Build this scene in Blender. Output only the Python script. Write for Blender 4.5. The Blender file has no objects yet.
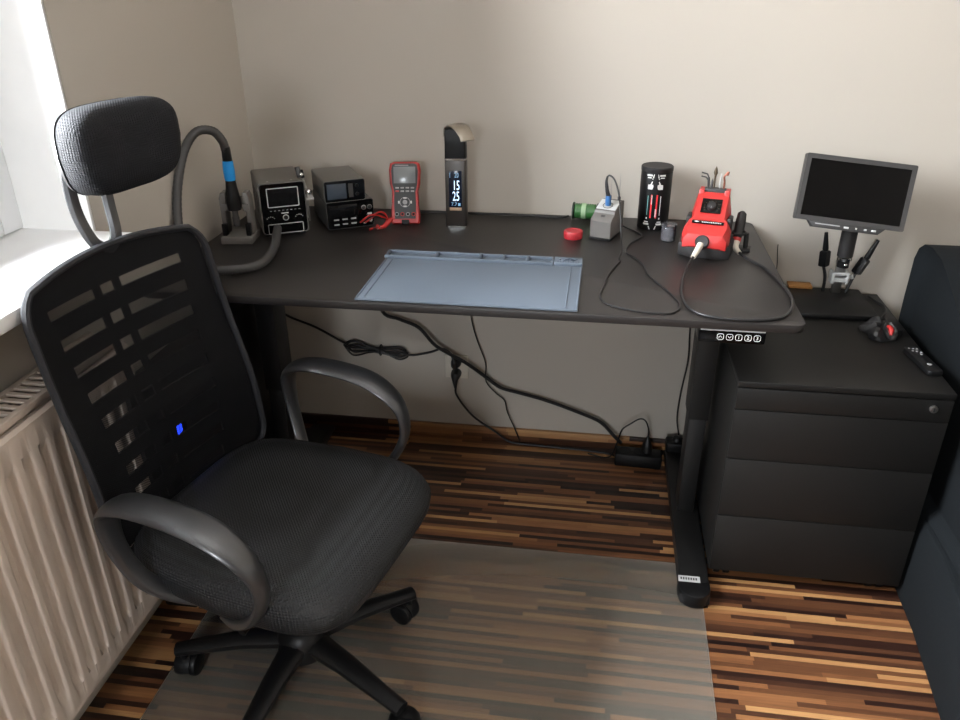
import bpy, bmesh, math, random
from mathutils import Vector, Matrix, Euler
random.seed(7)
C = bpy.context.scene.collection
PI = math.pi

# ------------------------------------------------------------------ materials
def lin(c):
    return tuple(((v / 255) / 12.92 if v / 255 <= .04045 else ((v / 255 + .055) / 1.055) ** 2.4) for v in c) + (1,)

MATS = {}
def mat(name, rgb, rough=.5, metal=0, bump=None, spec=.5, emit=None, noise=None, coat=0, sheen=0):
    """rgb as sRGB 0-255; bump=(scale, strength); noise=(scale, amount) gives slight colour wear."""
    m = bpy.data.materials.new(name); m.use_nodes = True
    nt = m.node_tree; b = nt.nodes['Principled BSDF']
    b.inputs['Base Color'].default_value = lin(rgb)
    b.inputs['Roughness'].default_value = rough
    b.inputs['Metallic'].default_value = metal
    b.inputs['Specular IOR Level'].default_value = spec
    if coat: b.inputs['Coat Weight'].default_value = coat
    if sheen: b.inputs['Sheen Weight'].default_value = sheen
    if emit:
        b.inputs['Emission Color'].default_value = lin(emit[0]); b.inputs['Emission Strength'].default_value = emit[1]
    tc = nt.nodes.new('ShaderNodeTexCoord')
    nz = noise or (6, .06)
    t = nt.nodes.new('ShaderNodeTexNoise'); t.inputs['Scale'].default_value = nz[0]; t.inputs['Detail'].default_value = 4
    nt.links.new(tc.outputs['Object'], t.inputs['Vector'])
    mx = nt.nodes.new('ShaderNodeMix'); mx.data_type = 'RGBA'; mx.blend_type = 'MULTIPLY'
    mx.inputs['Factor'].default_value = 1
    ra = nt.nodes.new('ShaderNodeMapRange')
    ra.inputs['From Min'].default_value = .3; ra.inputs['From Max'].default_value = .7
    ra.inputs['To Min'].default_value = 1 - nz[1]; ra.inputs['To Max'].default_value = 1
    nt.links.new(t.outputs['Fac'], ra.inputs['Value'])
    mx.inputs['A'].default_value = lin(rgb)
    nt.links.new(ra.outputs['Result'], mx.inputs['B'])
    nt.links.new(mx.outputs['Result'], b.inputs['Base Color'])
    if bump:
        n2 = nt.nodes.new('ShaderNodeTexNoise'); n2.inputs['Scale'].default_value = bump[0]; n2.inputs['Detail'].default_value = 3
        nt.links.new(tc.outputs['Object'], n2.inputs['Vector'])
        bp = nt.nodes.new('ShaderNodeBump'); bp.inputs['Strength'].default_value = bump[1]; bp.inputs['Distance'].default_value = .002
        nt.links.new(n2.outputs['Fac'], bp.inputs['Height']); nt.links.new(bp.outputs['Normal'], b.inputs['Normal'])
    MATS[name] = m
    return m

def weave(name, rgb, hi, scale, rough=.7, strength=.8, sheen=.3, spec=.5):
    """knitted fabric: small bumps in a diamond grid"""
    m = mat(name, rgb, rough, sheen=sheen, spec=spec); nt = m.node_tree; b = nt.nodes['Principled BSDF']
    tc = nt.nodes['Texture Coordinate']
    mp = nt.nodes.new('ShaderNodeMapping'); mp.inputs['Rotation'].default_value = (0, 0, PI / 4)
    nt.links.new(tc.outputs['Object'], mp.inputs['Vector'])
    v = nt.nodes.new('ShaderNodeTexVoronoi'); v.inputs['Scale'].default_value = scale; v.inputs['Randomness'].default_value = 0
    nt.links.new(mp.outputs['Vector'], v.inputs['Vector'])
    bp = nt.nodes.new('ShaderNodeBump'); bp.inputs['Strength'].default_value = strength; bp.inputs['Distance'].default_value = .003
    bp.invert = True
    nt.links.new(v.outputs['Distance'], bp.inputs['Height']); nt.links.new(bp.outputs['Normal'], b.inputs['Normal'])
    mr = nt.nodes.new('ShaderNodeMapRange'); mr.inputs['From Min'].default_value = .1; mr.inputs['From Max'].default_value = .55
    nt.links.new(v.outputs['Distance'], mr.inputs['Value'])
    mx = nt.nodes.new('ShaderNodeMix'); mx.data_type = 'RGBA'
    mx.inputs['A'].default_value = lin(hi); mx.inputs['B'].default_value = lin(rgb)
    nt.links.new(mr.outputs['Result'], mx.inputs['Factor']); nt.links.new(mx.outputs['Result'], b.inputs['Base Color'])
    return m

def see_through(name, rgb, solid, rough=.3, gloss=.1, holes=None):
    """thin plastic / glass / netting: part of the light passes straight through"""
    m = bpy.data.materials.new(name); m.use_nodes = True; nt = m.node_tree
    nt.nodes.clear()
    o = nt.nodes.new('ShaderNodeOutputMaterial')
    tr = nt.nodes.new('ShaderNodeBsdfTransparent')
    pb = nt.nodes.new('ShaderNodeBsdfPrincipled'); pb.inputs['Base Color'].default_value = lin(rgb); pb.inputs['Roughness'].default_value = rough; pb.inputs['Specular IOR Level'].default_value = .25
    mx = nt.nodes.new('ShaderNodeMixShader'); mx.inputs[0].default_value = solid
    nt.links.new(tr.outputs[0], mx.inputs[1]); nt.links.new(pb.outputs[0], mx.inputs[2])
    out = mx
    if holes:
        tc = nt.nodes.new('ShaderNodeTexCoord'); mp = nt.nodes.new('ShaderNodeMapping'); mp.inputs['Rotation'].default_value = (PI / 4, 0, 0); mp.inputs['Scale'].default_value = (0, 1, 1)
        nt.links.new(tc.outputs['Object'], mp.inputs['Vector'])
        v = nt.nodes.new('ShaderNodeTexVoronoi'); v.inputs['Scale'].default_value = holes[0]; v.inputs['Randomness'].default_value = 0
        nt.links.new(mp.outputs['Vector'], v.inputs['Vector'])
        mr = nt.nodes.new('ShaderNodeMapRange'); mr.inputs['From Min'].default_value = holes[1]; mr.inputs['From Max'].default_value = holes[1] + .08
        nt.links.new(v.outputs['Distance'], mr.inputs['Value']); nt.links.new(mr.outputs['Result'], mx.inputs[0])
    if gloss:
        g = nt.nodes.new('ShaderNodeBsdfGlossy'); g.inputs['Roughness'].default_value = rough
        fr = nt.nodes.new('ShaderNodeFresnel'); fr.inputs['IOR'].default_value = 1.3
        m2 = nt.nodes.new('ShaderNodeMixShader')
        nt.links.new(fr.outputs[0], m2.inputs[0]); nt.links.new(mx.outputs[0], m2.inputs[1]); nt.links.new(g.outputs[0], m2.inputs[2])
        out = m2
    nt.links.new(out.outputs[0], o.inputs['Surface'])
    return m

def strip_floor(name, rough=.3):
    """laminate of narrow strips running along X, each strip piece its own brown"""
    m = bpy.data.materials.new(name); m.use_nodes = True; nt = m.node_tree; b = nt.nodes['Principled BSDF']
    N = nt.nodes.new; L = nt.links.new
    def math_(op, a, bb=None):
        n = N('ShaderNodeMath'); n.operation = op
        for i, x in enumerate((a, bb)):
            if x is None: continue
            if isinstance(x, (int, float)): n.inputs[i].default_value = x
            else: L(x, n.inputs[i])
        return n.outputs[0]
    tc = N('ShaderNodeTexCoord'); sx = N('ShaderNodeSeparateXYZ'); L(tc.outputs['Object'], sx.inputs[0])
    yy = math_('SUBTRACT', sx.outputs['Y'], sx.outputs['Z'])      # the skirting carries the same strips up the wall
    row = math_('FLOOR', math_('DIVIDE', yy, .0125))
    wn = N('ShaderNodeTexWhiteNoise'); wn.noise_dimensions = '1D'; L(row, wn.inputs['W'])
    ln = math_('ADD', math_('MULTIPLY', wn.outputs['Value'], .28), .24)
    off = math_('MULTIPLY', wn.outputs['Value'], 37.7)
    col = math_('FLOOR', math_('ADD', math_('DIVIDE', sx.outputs['X'], ln), off))
    cv = N('ShaderNodeCombineXYZ'); L(row, cv.inputs[0]); L(col, cv.inputs[1])
    w2 = N('ShaderNodeTexWhiteNoise'); w2.noise_dimensions = '2D'; L(cv.outputs[0], w2.inputs['Vector'])
    cr = N('ShaderNodeValToRGB'); cr.color_ramp.interpolation = 'LINEAR'
    stops = [(0, (30, 18, 16)), (.2, (50, 30, 23)), (.4, (82, 52, 35)), (.6, (114, 74, 47)), (.8, (144, 98, 62)), (1, (182, 138, 90))]
    el = cr.color_ramp.elements
    el[0].position, el[0].color = stops[0][0], lin(stops[0][1]); el[1].position, el[1].color = 1, lin(stops[-1][1])
    for p, c in stops[1:-1]:
        e = el.new(p); e.color = lin(c)
    L(w2.outputs['Value'], cr.inputs['Fac'])
    mp = N('ShaderNodeMapping'); mp.inputs['Scale'].default_value = (4, 160, 160); L(tc.outputs['Object'], mp.inputs['Vector'])
    gn = N('ShaderNodeTexNoise'); gn.inputs['Scale'].default_value = 3; gn.inputs['Detail'].default_value = 5; L(mp.outputs[0], gn.inputs['Vector'])
    mr = N('ShaderNodeMapRange'); mr.inputs['From Min'].default_value = .3; mr.inputs['From Max'].default_value = .75
    mr.inputs['To Min'].default_value = .72; mr.inputs['To Max'].default_value = 1.08; L(gn.outputs['Fac'], mr.inputs['Value'])
    mx = N('ShaderNodeMix'); mx.data_type = 'RGBA'; mx.blend_type = 'MULTIPLY'; mx.inputs['Factor'].default_value = 1
    L(cr.outputs['Color'], mx.inputs['A']); L(mr.outputs['Result'], mx.inputs['B']); L(mx.outputs['Result'], b.inputs['Base Color'])
    b.inputs['Roughness'].default_value = rough
    return m

M = dict(
    wall=mat('beige_wall_paint', (181, 174, 164), .85, bump=(60, .12), noise=(2, .03)),
    white=mat('white_plaster', (246, 246, 245), .8, bump=(40, .1)),
    ceil=mat('ceiling_white', (240, 239, 236), .9),
    pvc=mat('white_window_plastic', (240, 241, 243), .35),
    sill=mat('white_sill_lacquer', (244, 244, 244), .35),
    rad=mat('cream_radiator_enamel', (198, 183, 170), .4),
    dark=mat('slot_darkness', (14, 14, 15), .8),
    desk=mat('charcoal_desk_laminate', (34, 31, 30), .42, spec=.4, bump=(350, .05), noise=(12, .08)),
    legblk=mat('black_powder_coat', (15, 14, 14), .5, bump=(500, .05)),
    blkpl=mat('black_plastic', (15, 15, 16), .42, spec=.25),
    gloss=mat('glossy_black_panel', (7, 7, 8), .12, spec=.2),
    cab=mat('anthracite_steel', (20, 19, 18), .5, bump=(600, .04), spec=.3),
    gap=mat('drawer_gap_black', (10, 10, 10), .8),
    chrome=mat('chrome', (215, 215, 215), .18, 1),
    steel=mat('brushed_steel', (165, 163, 160), .35, 1),
    greymet=mat('grey_painted_metal', (98, 95, 92), .42, .15),
    drkmet=mat('dark_grey_metal', (58, 57, 57), .45, .1),
    grypl=mat('grey_plastic', (100, 97, 94), .5),
    pale=mat('pale_grey_plastic', (186, 187, 186), .45),
    armpl=mat('grey_armrest_plastic', (34, 35, 38), .36, 0, spec=.9, coat=.25, bump=(300, .05)),
    screen=mat('dark_screen_glass', (16, 16, 18), .1, spec=.25),
    lcd=mat('grey_lcd', (120, 124, 126), .2),
    blue=mat('bright_blue_rubber', (22, 140, 214), .5),
    navy=mat('steel_blue_connector', (60, 110, 165), .4),
    hose=mat('dark_grey_hose', (58, 57, 57), .55),
    red=mat('red_plastic', (172, 40, 38), .4),
    redcap=mat('red_lid_plastic', (160, 34, 42), .45),
    matblue=mat('blue_grey_silicone', (88, 98, 110), .62, noise=(8, .05)),
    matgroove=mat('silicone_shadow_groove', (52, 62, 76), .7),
    white_ink=mat('white_print', (205, 205, 202), .6),
    red_ink=mat('red_print', (200, 36, 40), .6),
    teal_ink=mat('teal_print', (96, 150, 146), .6),
    cable=mat('black_cable_rubber', (17, 16, 17), .45),
    grip=mat('black_rubber_grip', (22, 20, 21), .6),
    ivory=mat('ivory_strain_relief', (206, 198, 184), .5),
    green=mat('green_enamel_wire', (44, 92, 44), .3, coat=.3),
    drkgrn=mat('dark_green_flange', (30, 44, 34), .35),
    gold=mat('tan_strip', (176, 150, 122), .45, .2),
    lampbody=mat('bronze_grey_metal', (62, 58, 55), .38, .4),
    lamphead=mat('champagne_metal', (158, 150, 138), .3, .7),
    digit=mat('lit_clock_digits', (210, 235, 255), .5, emit=((205, 232, 255), 1.3)),
    digit2=mat('dim_lit_icons', (120, 150, 175), .5, emit=((110, 150, 185), .7)),
    clock=mat('clock_display_glass', (12, 18, 30), .15, emit=((16, 34, 70), .15)),
    bluelit=mat('blue_lit_display', (20, 40, 220), .5, emit=((30, 60, 255), 4.0)),
    gray_key=mat('grey_rubber_key', (150, 150, 150), .6),
    mmface=mat('dark_meter_face', (52, 54, 56), .5),
    sofa=weave('dark_slate_upholstery', (17, 20, 22), (22, 25, 28), 420, .9, .4, 0, .12),
    seatfab=weave('black_mesh_upholstery', (9, 10, 11), (38, 40, 45), 210, .50, 1.0, .0, .5),
    headfab=weave('dark_blue_knit', (13, 15, 20), (22, 25, 32), 260, .7, .7, .0, .3),
    piping=mat('grey_piping', (26, 27, 32), .6, bump=(700, .5)),
    card=mat('brown_cardboard', (160, 112, 58), .7),
    pouch=mat('black_soft_vinyl', (24, 23, 24), .5, bump=(90, .5)),
    copper=mat('copper_tip', (130, 78, 60), .4, .5),
    brass=mat('aged_brass', (84, 72, 56), .45, .5),
    wood=strip_floor('walnut_strip_laminate'),
    skirt=strip_floor('walnut_strip_skirting', .4),
    glass=see_through('window_glass', (255, 255, 255), .0, .02, .1),
    film=see_through('hazy_clear_plastic', (196, 190, 176), .15, .45, .5),
    jar=see_through('clear_jar_plastic', (120, 120, 126), .28, .15, .4),
    net=see_through('black_chair_netting', (13, 14, 18), .8, .7, 0, (330, .37)),
)

# ------------------------------------------------------------------ geometry
def rrect(w, h, r, n=5):
    """rounded rectangle outline, counter-clockwise, centred"""
    r = min(r, w / 2 - 1e-5, h / 2 - 1e-5); out = []
    for cx, cy, a0 in ((w/2-r, h/2-r, 0), (-w/2+r, h/2-r, PI/2), (-w/2+r, -h/2+r, PI), (w/2-r, -h/2+r, 1.5*PI)):
        for i in range(n + 1):
            a = a0 + PI/2 * i / n
            out.append((cx + r * math.cos(a), cy + r * math.sin(a)))
    return out

def smooth_path(pts, n=6):
    P = [Vector(p) for p in pts]; out = []
    for i in range(len(P) - 1):
        p0 = P[max(i-1, 0)]; p1 = P[i]; p2 = P[i+1]; p3 = P[min(i+2, len(P)-1)]
        for k in range(n):
            t = k / n
            out.append(.5 * ((2*p1) + (p2-p0)*t + (2*p0-5*p1+4*p2-p3)*t*t + (3*p1-p0-3*p2+p3)*t**3))
    out.append(P[-1]); return out

class MB:
    def __init__(s): s.bm = bmesh.new(); s.mats = []; s.xf = Matrix.Identity(4)
    def mi(s, m):
        if m not in s.mats: s.mats.append(m)
        return s.mats.index(m)
    def v(s, co): return s.bm.verts.new(s.xf @ Vector(co))
    def face(s, vs, m=None):
        try: f = s.bm.faces.new(vs)
        except ValueError: return
        f.material_index = s.mi(m); return f
    def loft(s, rings, m=None, caps=(True, True), closed=True):
        R = [[s.v(p) for p in r] for r in rings]; n = len(R[0])
        for a, b in zip(R, R[1:]):
            for i in range(n if closed else n - 1):
                s.face((a[i], a[(i+1) % n], b[(i+1) % n], b[i]), m)
        if caps[0]: s.face(list(reversed(R[0])), m)
        if caps[1]: s.face(R[-1], m)
        return s
    def box(s, x0, x1, y0, y1, z0, z1, m=None, bev=0, seg=2):
        b2 = bmesh.new(); bmesh.ops.create_cube(b2, size=1)
        for v in b2.verts:
            v.co = Vector(((x0+x1)/2 + v.co.x*(x1-x0), (y0+y1)/2 + v.co.y*(y1-y0), (z0+z1)/2 + v.co.z*(z1-z0)))
        if bev:
            bmesh.ops.bevel(b2, geom=list(b2.edges), offset=min(bev, .49*min(abs(x1-x0), abs(y1-y0), abs(z1-z0))), segments=seg, profile=.5, affect='EDGES')
        mp = {v: s.v(v.co) for v in b2.verts}
        for f in b2.faces: s.face([mp[v] for v in f.verts], m)
        b2.free(); return s
    def prism(s, poly, axis, a, b, m=None, bev=0):
        """extrude 2D outline along axis ('x': poly=(y,z), 'y': (x,z), 'z': (x,y)); bev shrinks the ends"""
        def put(p, t): return {'x': (t, p[0], p[1]), 'y': (p[0], t, p[1]), 'z': (p[0], p[1], t)}[axis]
        if not bev: return s.loft([[put(p, a) for p in poly], [put(p, b) for p in poly]], m)
        cx = sum(p[0] for p in poly)/len(poly); cy = sum(p[1] for p in poly)/len(poly)
        wx = max(p[0] for p in poly)-min(p[0] for p in poly); wy = max(p[1] for p in poly)-min(p[1] for p in poly)
        sh = [(cx+(p[0]-cx)*(1-2*bev/wx), cy+(p[1]-cy)*(1-2*bev/wy)) for p in poly]
        sm = [(cx+(p[0]-cx)*(1-.6*bev/wx), cy+(p[1]-cy)*(1-.6*bev/wy)) for p in poly]
        d = bev if b > a else -bev
        return s.loft([[put(p, a) for p in sh], [put(p, a+.3*d) for p in sm], [put(p, a+d) for p in poly],
                       [put(p, b-d) for p in poly], [put(p, b-.3*d) for p in sm], [put(p, b) for p in sh]], m)
    def tube(s, pts, r, m=None, seg=10, flat=None, up=None, caps=True):
        P = [Vector(p) for p in pts]; rings = []; prev = None
        for i, p in enumerate(P):
            t = (P[min(i+1, len(P)-1)] - P[max(i-1, 0)]).normalized()
            if up is not None: n = Vector(up)
            elif prev is None: n = Vector((0, 0, 1)) if abs(t.z) < .9 else Vector((1, 0, 0))
            else: n = prev
            n = (n - t * n.dot(t)).normalized(); prev = n; b = t.cross(n)
            rr = r[i] if isinstance(r, (list, tuple)) else r
            f = flat[i] if isinstance(flat, (list, tuple)) else (flat or 1)
            rings.append([p + n*(rr*math.cos(2*PI*k/seg)) + b*(rr*f*math.sin(2*PI*k/seg)) for k in range(seg)])
        return s.loft(rings, m, (caps, caps))
    def cyl(s, p0, p1, r0, r1=None, m=None, seg=20, bev=0):
        p0, p1 = Vector(p0), Vector(p1); r1 = r0 if r1 is None else r1
        if bev:
            d = (p1-p0).normalized()*bev
            return s.tube([p0, p0+d*.3, p0+d, p1-d, p1-d*.3, p1], [r0-bev, r0-bev*.3, r0, r1, r1-bev*.3, r1-bev], m, seg)
        return s.tube([p0, p1], [r0, r1], m, seg)
    def lathe(s, prof, m=None, seg=28, c=(0, 0, 0)):
        return s.loft([[(c[0]+r*math.cos(2*PI*k/seg), c[1]+r*math.sin(2*PI*k/seg), c[2]+z) for k in range(seg)] for r, z in prof], m)
    def ball(s, c, r, m=None, sc=(1, 1, 1), seg=14):
        n = 8
        return s.loft([[(c[0]+sc[0]*r*math.sin(PI*j/n)*math.cos(2*PI*k/seg), c[1]+sc[1]*r*math.sin(PI*j/n)*math.sin(2*PI*k/seg), c[2]-sc[2]*r*math.cos(PI*j/n)) for k in range(seg)] for j in range(n+1) if 0 < j < n], m)
    def ring(s, c, r, t, axis='y', m=None, seg=20):
        pts = []
        for k in range(seg + 1):
            a = 2*PI*k/seg; u, w = r*math.cos(a), r*math.sin(a)
            pts.append({'y': (c[0]+u, c[1], c[2]+w), 'z': (c[0]+u, c[1]+w, c[2]), 'x': (c[0], c[1]+u, c[2]+w)}[axis])
        up = {'y': (0, 1, 0), 'z': (0, 0, 1), 'x': (1, 0, 0)}[axis]
        return s.tube(pts, t, m, 6, up=up)
    def frame(s, w, h, t, y0, y1, m, r=.004, c=(0, 0)):
        """flat rectangular outline standing in the XZ plane"""
        o = rrect(w, h, r); i = rrect(w-2*t, h-2*t, max(r-t, .0005))
        put = lambda p, y: (c[0]+p[0], y, c[1]+p[1])
        return s.loft([[put(p, y1) for p in o], [put(p, y0) for p in o], [put(p, y0) for p in i], [put(p, y1) for p in i]], m, (False, False))
    def text(s, body, size, xf, m, depth=.0003, font_scale=(1, 1)):
        cu = bpy.data.curves.new('t', 'FONT'); cu.body = body; cu.size = size; cu.extrude = depth
        cu.align_x = 'CENTER'; cu.align_y = 'CENTER'; cu.resolution_u = 2
        ob = bpy.data.objects.new('t', cu); C.objects.link(ob); bpy.context.view_layer.update()
        me = bpy.data.meshes.new_from_object(ob.evaluated_get(bpy.context.evaluated_depsgraph_get()))
        C.objects.unlink(ob); bpy.data.objects.remove(ob)
        vs = [s.v(xf @ Vector((v.co.x*font_scale[0], v.co.y*font_scale[1], v.co.z))) for v in me.vertices]
        for p in me.polygons: s.face([vs[i] for i in p.vertices], m)
        bpy.data.meshes.remove(me); return s
    def build(s, name, m, parent=None, loc=None, rot=None, sharp=38, keep=False):
        me = bpy.data.meshes.new(name)
        bm = s.bm
        bmesh.ops.recalc_face_normals(bm, faces=bm.faces)
        for f in bm.faces: f.smooth = True
        lim = math.radians(sharp)
        for e in bm.edges:
            if len(e.link_faces) == 2 and e.calc_face_angle(0) > lim: e.smooth = False
        bm.to_mesh(me); bm.free()
        for k in (s.mats or [None]): me.materials.append(k if k is not None else m)
        o = bpy.data.objects.new(name, me); C.objects.link(o)
        if parent is not None: o.parent = parent
        if loc is not None: o.location = loc
        if rot is not None: o.rotation_euler = rot
        return o

def thing(name, label, cat, loc=(0, 0, 0), rz=0, rot=None, group=None):
    o = bpy.data.objects.new(name, None); C.objects.link(o); o.empty_display_size = .05
    o.location = loc; o.rotation_euler = rot or (0, 0, rz)
    return tag(o, label, cat, group)
def tag(o, label, cat, group=None):
    o['label'] = label; o['category'] = cat
    if group: o['group'] = group
    return o
def struct(o): o['kind'] = 'structure'; return o
XZ = lambda x, y, z, s=1: Matrix.Translation((x, y, z)) @ Matrix.Rotation(PI/2, 4, 'X')       # text facing -y
XY = lambda x, y, z, a=0: Matrix.Translation((x, y, z)) @ Matrix.Rotation(a, 4, 'Z')          # text facing up
def cable(name, label, pts, r, m, n=6, cat='cable', group=None, parent=None):
    o = MB().tube(smooth_path(pts, n), r, m, 8).build(name, m, parent)
    return tag(o, label, cat, group) if parent is None else o

# ------------------------------------------------------------------ room
XL, NY, SX = -1.4165, -.780, -1.4165          # left wall face, far side of the window niche, wall under the sill
WX = -1.60                                   # window plane
NY2, SZ, LZ = -2.15, .92, 2.40               # near side of niche, sill height, lintel height
struct(MB().box(-2.0, 1.95, -4.5, .15, -.12, 0).build('floor', M['wood']))
struct(MB().box(-2.0, 1.95, 0, .15, 0, 2.62).build('wall_back', M['wall']))
w = MB()
w.box(-2.0, XL, NY, 0, 0, 2.62)
w.box(-2.0, XL, -4.3, NY2, 0, 2.62)
w.box(-2.0, XL, NY2, NY, LZ, 2.62)
w.box(-2.0, SX, NY2, NY, 0, SZ - .027)
struct(w.build('wall_left', M['wall']))
# far wall behind the camera with an added window opening for fill light, right wall, ceiling
w = MB()
w.box(-2.0, -1.2, -4.5, -4.3, 0, 2.62); w.box(-.5, 1.95, -4.5, -4.3, 0, 2.62)
w.box(-1.2, -.5, -4.5, -4.3, 0, 1.25); w.box(-1.2, -.5, -4.5, -4.3, 2.1, 2.62)
struct(w.build('wall_rear', M['wall']))
struct(MB().box(1.8, 1.95, -4.3, 0, 0, 2.62).build('wall_right', M['wall']))
struct(MB().box(-2.0, 1.95, -4.5, .15, 2.62, 2.75).build('ceiling', M['ceil']))
struct(MB().box(XL + .001, 1.8, -.014, -.0005, 0, .047, bev=.003).build('baseboard_back', M['skirt']))
# white plaster lining beside the window, on both reveals and overhead
struct(MB().box(WX - .04, XL, NY - .006, NY + .002, SZ, LZ).build('trim_1', M['white']))
struct(MB().box(WX - .04, XL, NY2 - .002, NY2 + .006, SZ, LZ).build('trim_2', M['white']))
struct(MB().box(WX - .04, XL, NY2, NY, LZ - .006, LZ).build('trim_3', M['white']))
struct(MB().box(WX - .04, -1.304, NY2 - .03, NY, SZ - .027, SZ, bev=.004).build('trim_4', M['sill']))   # window sill board

def window(name, x0, x1, along, a0, a1, z0, z1, lights):
    o = struct(bpy.data.objects.new(name, None)); C.objects.link(o)
    def bx(mb, p0, p1, q0, q1, r0, r1, bev=.006):
        if along == 'y': mb.box(p0, p1, q0, q1, r0, r1, bev=bev)
        else: mb.box(q0, q1, p0, p1, r0, r1, bev=bev)
    f = MB(); t = .06
    bx(f, x0, x1, a0, a0+t, z0, z1); bx(f, x0, x1, a1-t, a1, z0, z1); bx(f, x0, x1, a0+t, a1-t, z0, z0+t); bx(f, x0, x1, a0+t, a1-t, z1-t, z1)
    f.build('frame', M['pvc'], o)
    n = lights; wd = (a1-a0-2*t)/n
    for i in range(n):
        s0, s1 = a0+t+i*wd, a0+t+(i+1)*wd
        s = MB(); q = .055; d = .012
        bx(s, x0+d, x1+d, s0, s0+q, z0+t, z1-t); bx(s, x0+d, x1+d, s1-q, s1, z0+t, z1-t)
        bx(s, x0+d, x1+d, s0+q, s1-q, z0+t, z0+t+q); bx(s, x0+d, x1+d, s0+q, s1-q, z1-t-q, z1-t)
        so = s.build('sash', M['pvc'], o)
        g = MB(); bx(g, (x0+x1)/2+.004, (x0+x1)/2+.010, s0+q-.003, s1-q+.003, z0+t+q-.003, z1-t-q+.003, 0)
        g.build('pane', M['glass'], so)
    return o
w1 = window('window_1', WX - .03, WX + .03, 'y', NY2, NY, SZ, LZ, 2)
h = MB(); h.box(WX+.04, WX+.055, -1.48, -1.45, 1.42, 1.50, bev=.004); h.box(WX+.055, WX+.07, -1.475, -1.455, 1.36, 1.47, bev=.006)
h.build('handle', M['pvc'], w1)

window('window_2', -4.43, -4.37, 'x', -1.2, -.5, 1.25, 2.1, 1)  # unseen window, added to bring fill light from behind the camera

# ------------------------------------------------------------------ radiator under the window
RF, RB, RZ0, RZ1, RY0, RY1 = -1.318, -1.400, .148, .752, -2.0, -.90
rad = thing('radiator', 'cream panel radiator with fluted front and slotted top grille under the window', 'radiator', ((RF+RB)/2, (RY0+RY1)/2, RZ0))
cx, cy = rad.location.x, rad.location.y
def radp(name, mb, m): return mb.build(name, m, rad)
def flute(y):
    t = ((y - RY0) / .0415) % 1.0
    return .0 if t < .36 else (-.014 * min(1, (t-.36)/.14) if t < .5 else (-.014 if t < .8 else -.014*(1-(t-.8)/.2)))
ys = [RY0 + .03 + i*(RY1-RY0-.06)/320 for i in range(321)]
H = RZ1 - RZ0 - .02
mb = MB()
prof = [(0, 0), (.004, 0)] ; rows = [(0.0, 0, -.006), (.006, 0, 0), (.05, 0, 0), (.075, 1, 0), (H-.075, 1, 0), (H-.05, 0, 0), (H-.006, 0, 0), (H, 0, -.006)]
ring = []
for z, k, dx in rows:
    ring.append([(RF-cx+dx, RY0-cy, z)] + [(RF-cx+dx+k*flute(y), y-cy, z) for y in ys] + [(RF-cx+dx, RY1-cy, z)])
mb.loft(ring, None, (False, False), closed=False)
back = [[(RF-cx-.018, RY0-cy, z), (RF-cx-.018, RY1-cy, z)] for z in (0, H)]
mb.box(RF-cx-.022, RF-cx-.012, RY0-cy, RY1-cy, 0, H)
radp('front_panel', mb, M['rad'])
radp('rear_panel', MB().box(RB-cx, RB-cx+.012, RY0-cy, RY1-cy, 0, H, bev=.003), M['rad'])
for y in (RY0, RY1-.004): radp('side_panel', MB().box(RB-cx+.001, RF-cx-.006, y-cy, y+.004-cy, .02, H+.012, bev=.0015), M['rad'])
g = MB(); zt = RZ1-RZ0
g.box(RF-cx-.020, RF-cx-.007, RY0-cy, RY1-cy, zt-.014, zt, bev=.002); g.box(RB-cx, RB-cx+.012, RY0-cy, RY1-cy, zt-.014, zt, bev=.002)
y = RY0 + .006
while y < RY1 - .01:
    g.box(RB-cx+.010, RF-cx-.018, y-cy, y+.0085-cy, zt-.006, zt-.001); y += .0205
radp('top_grille', g, M['rad'])
radp('convector_core', MB().box(RB-cx+.02, RF-cx-.03, RY0+.01-cy, RY1-.01-cy, .02, zt-.03), M['dark'])
for yy in (RY0+.12, RY1-.12):
    radp('wall_bracket', MB().box(SX-cx+.0005, RB-cx+.004, yy-cy-.015, yy-cy+.015, .10, .5), M['rad'])

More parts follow.
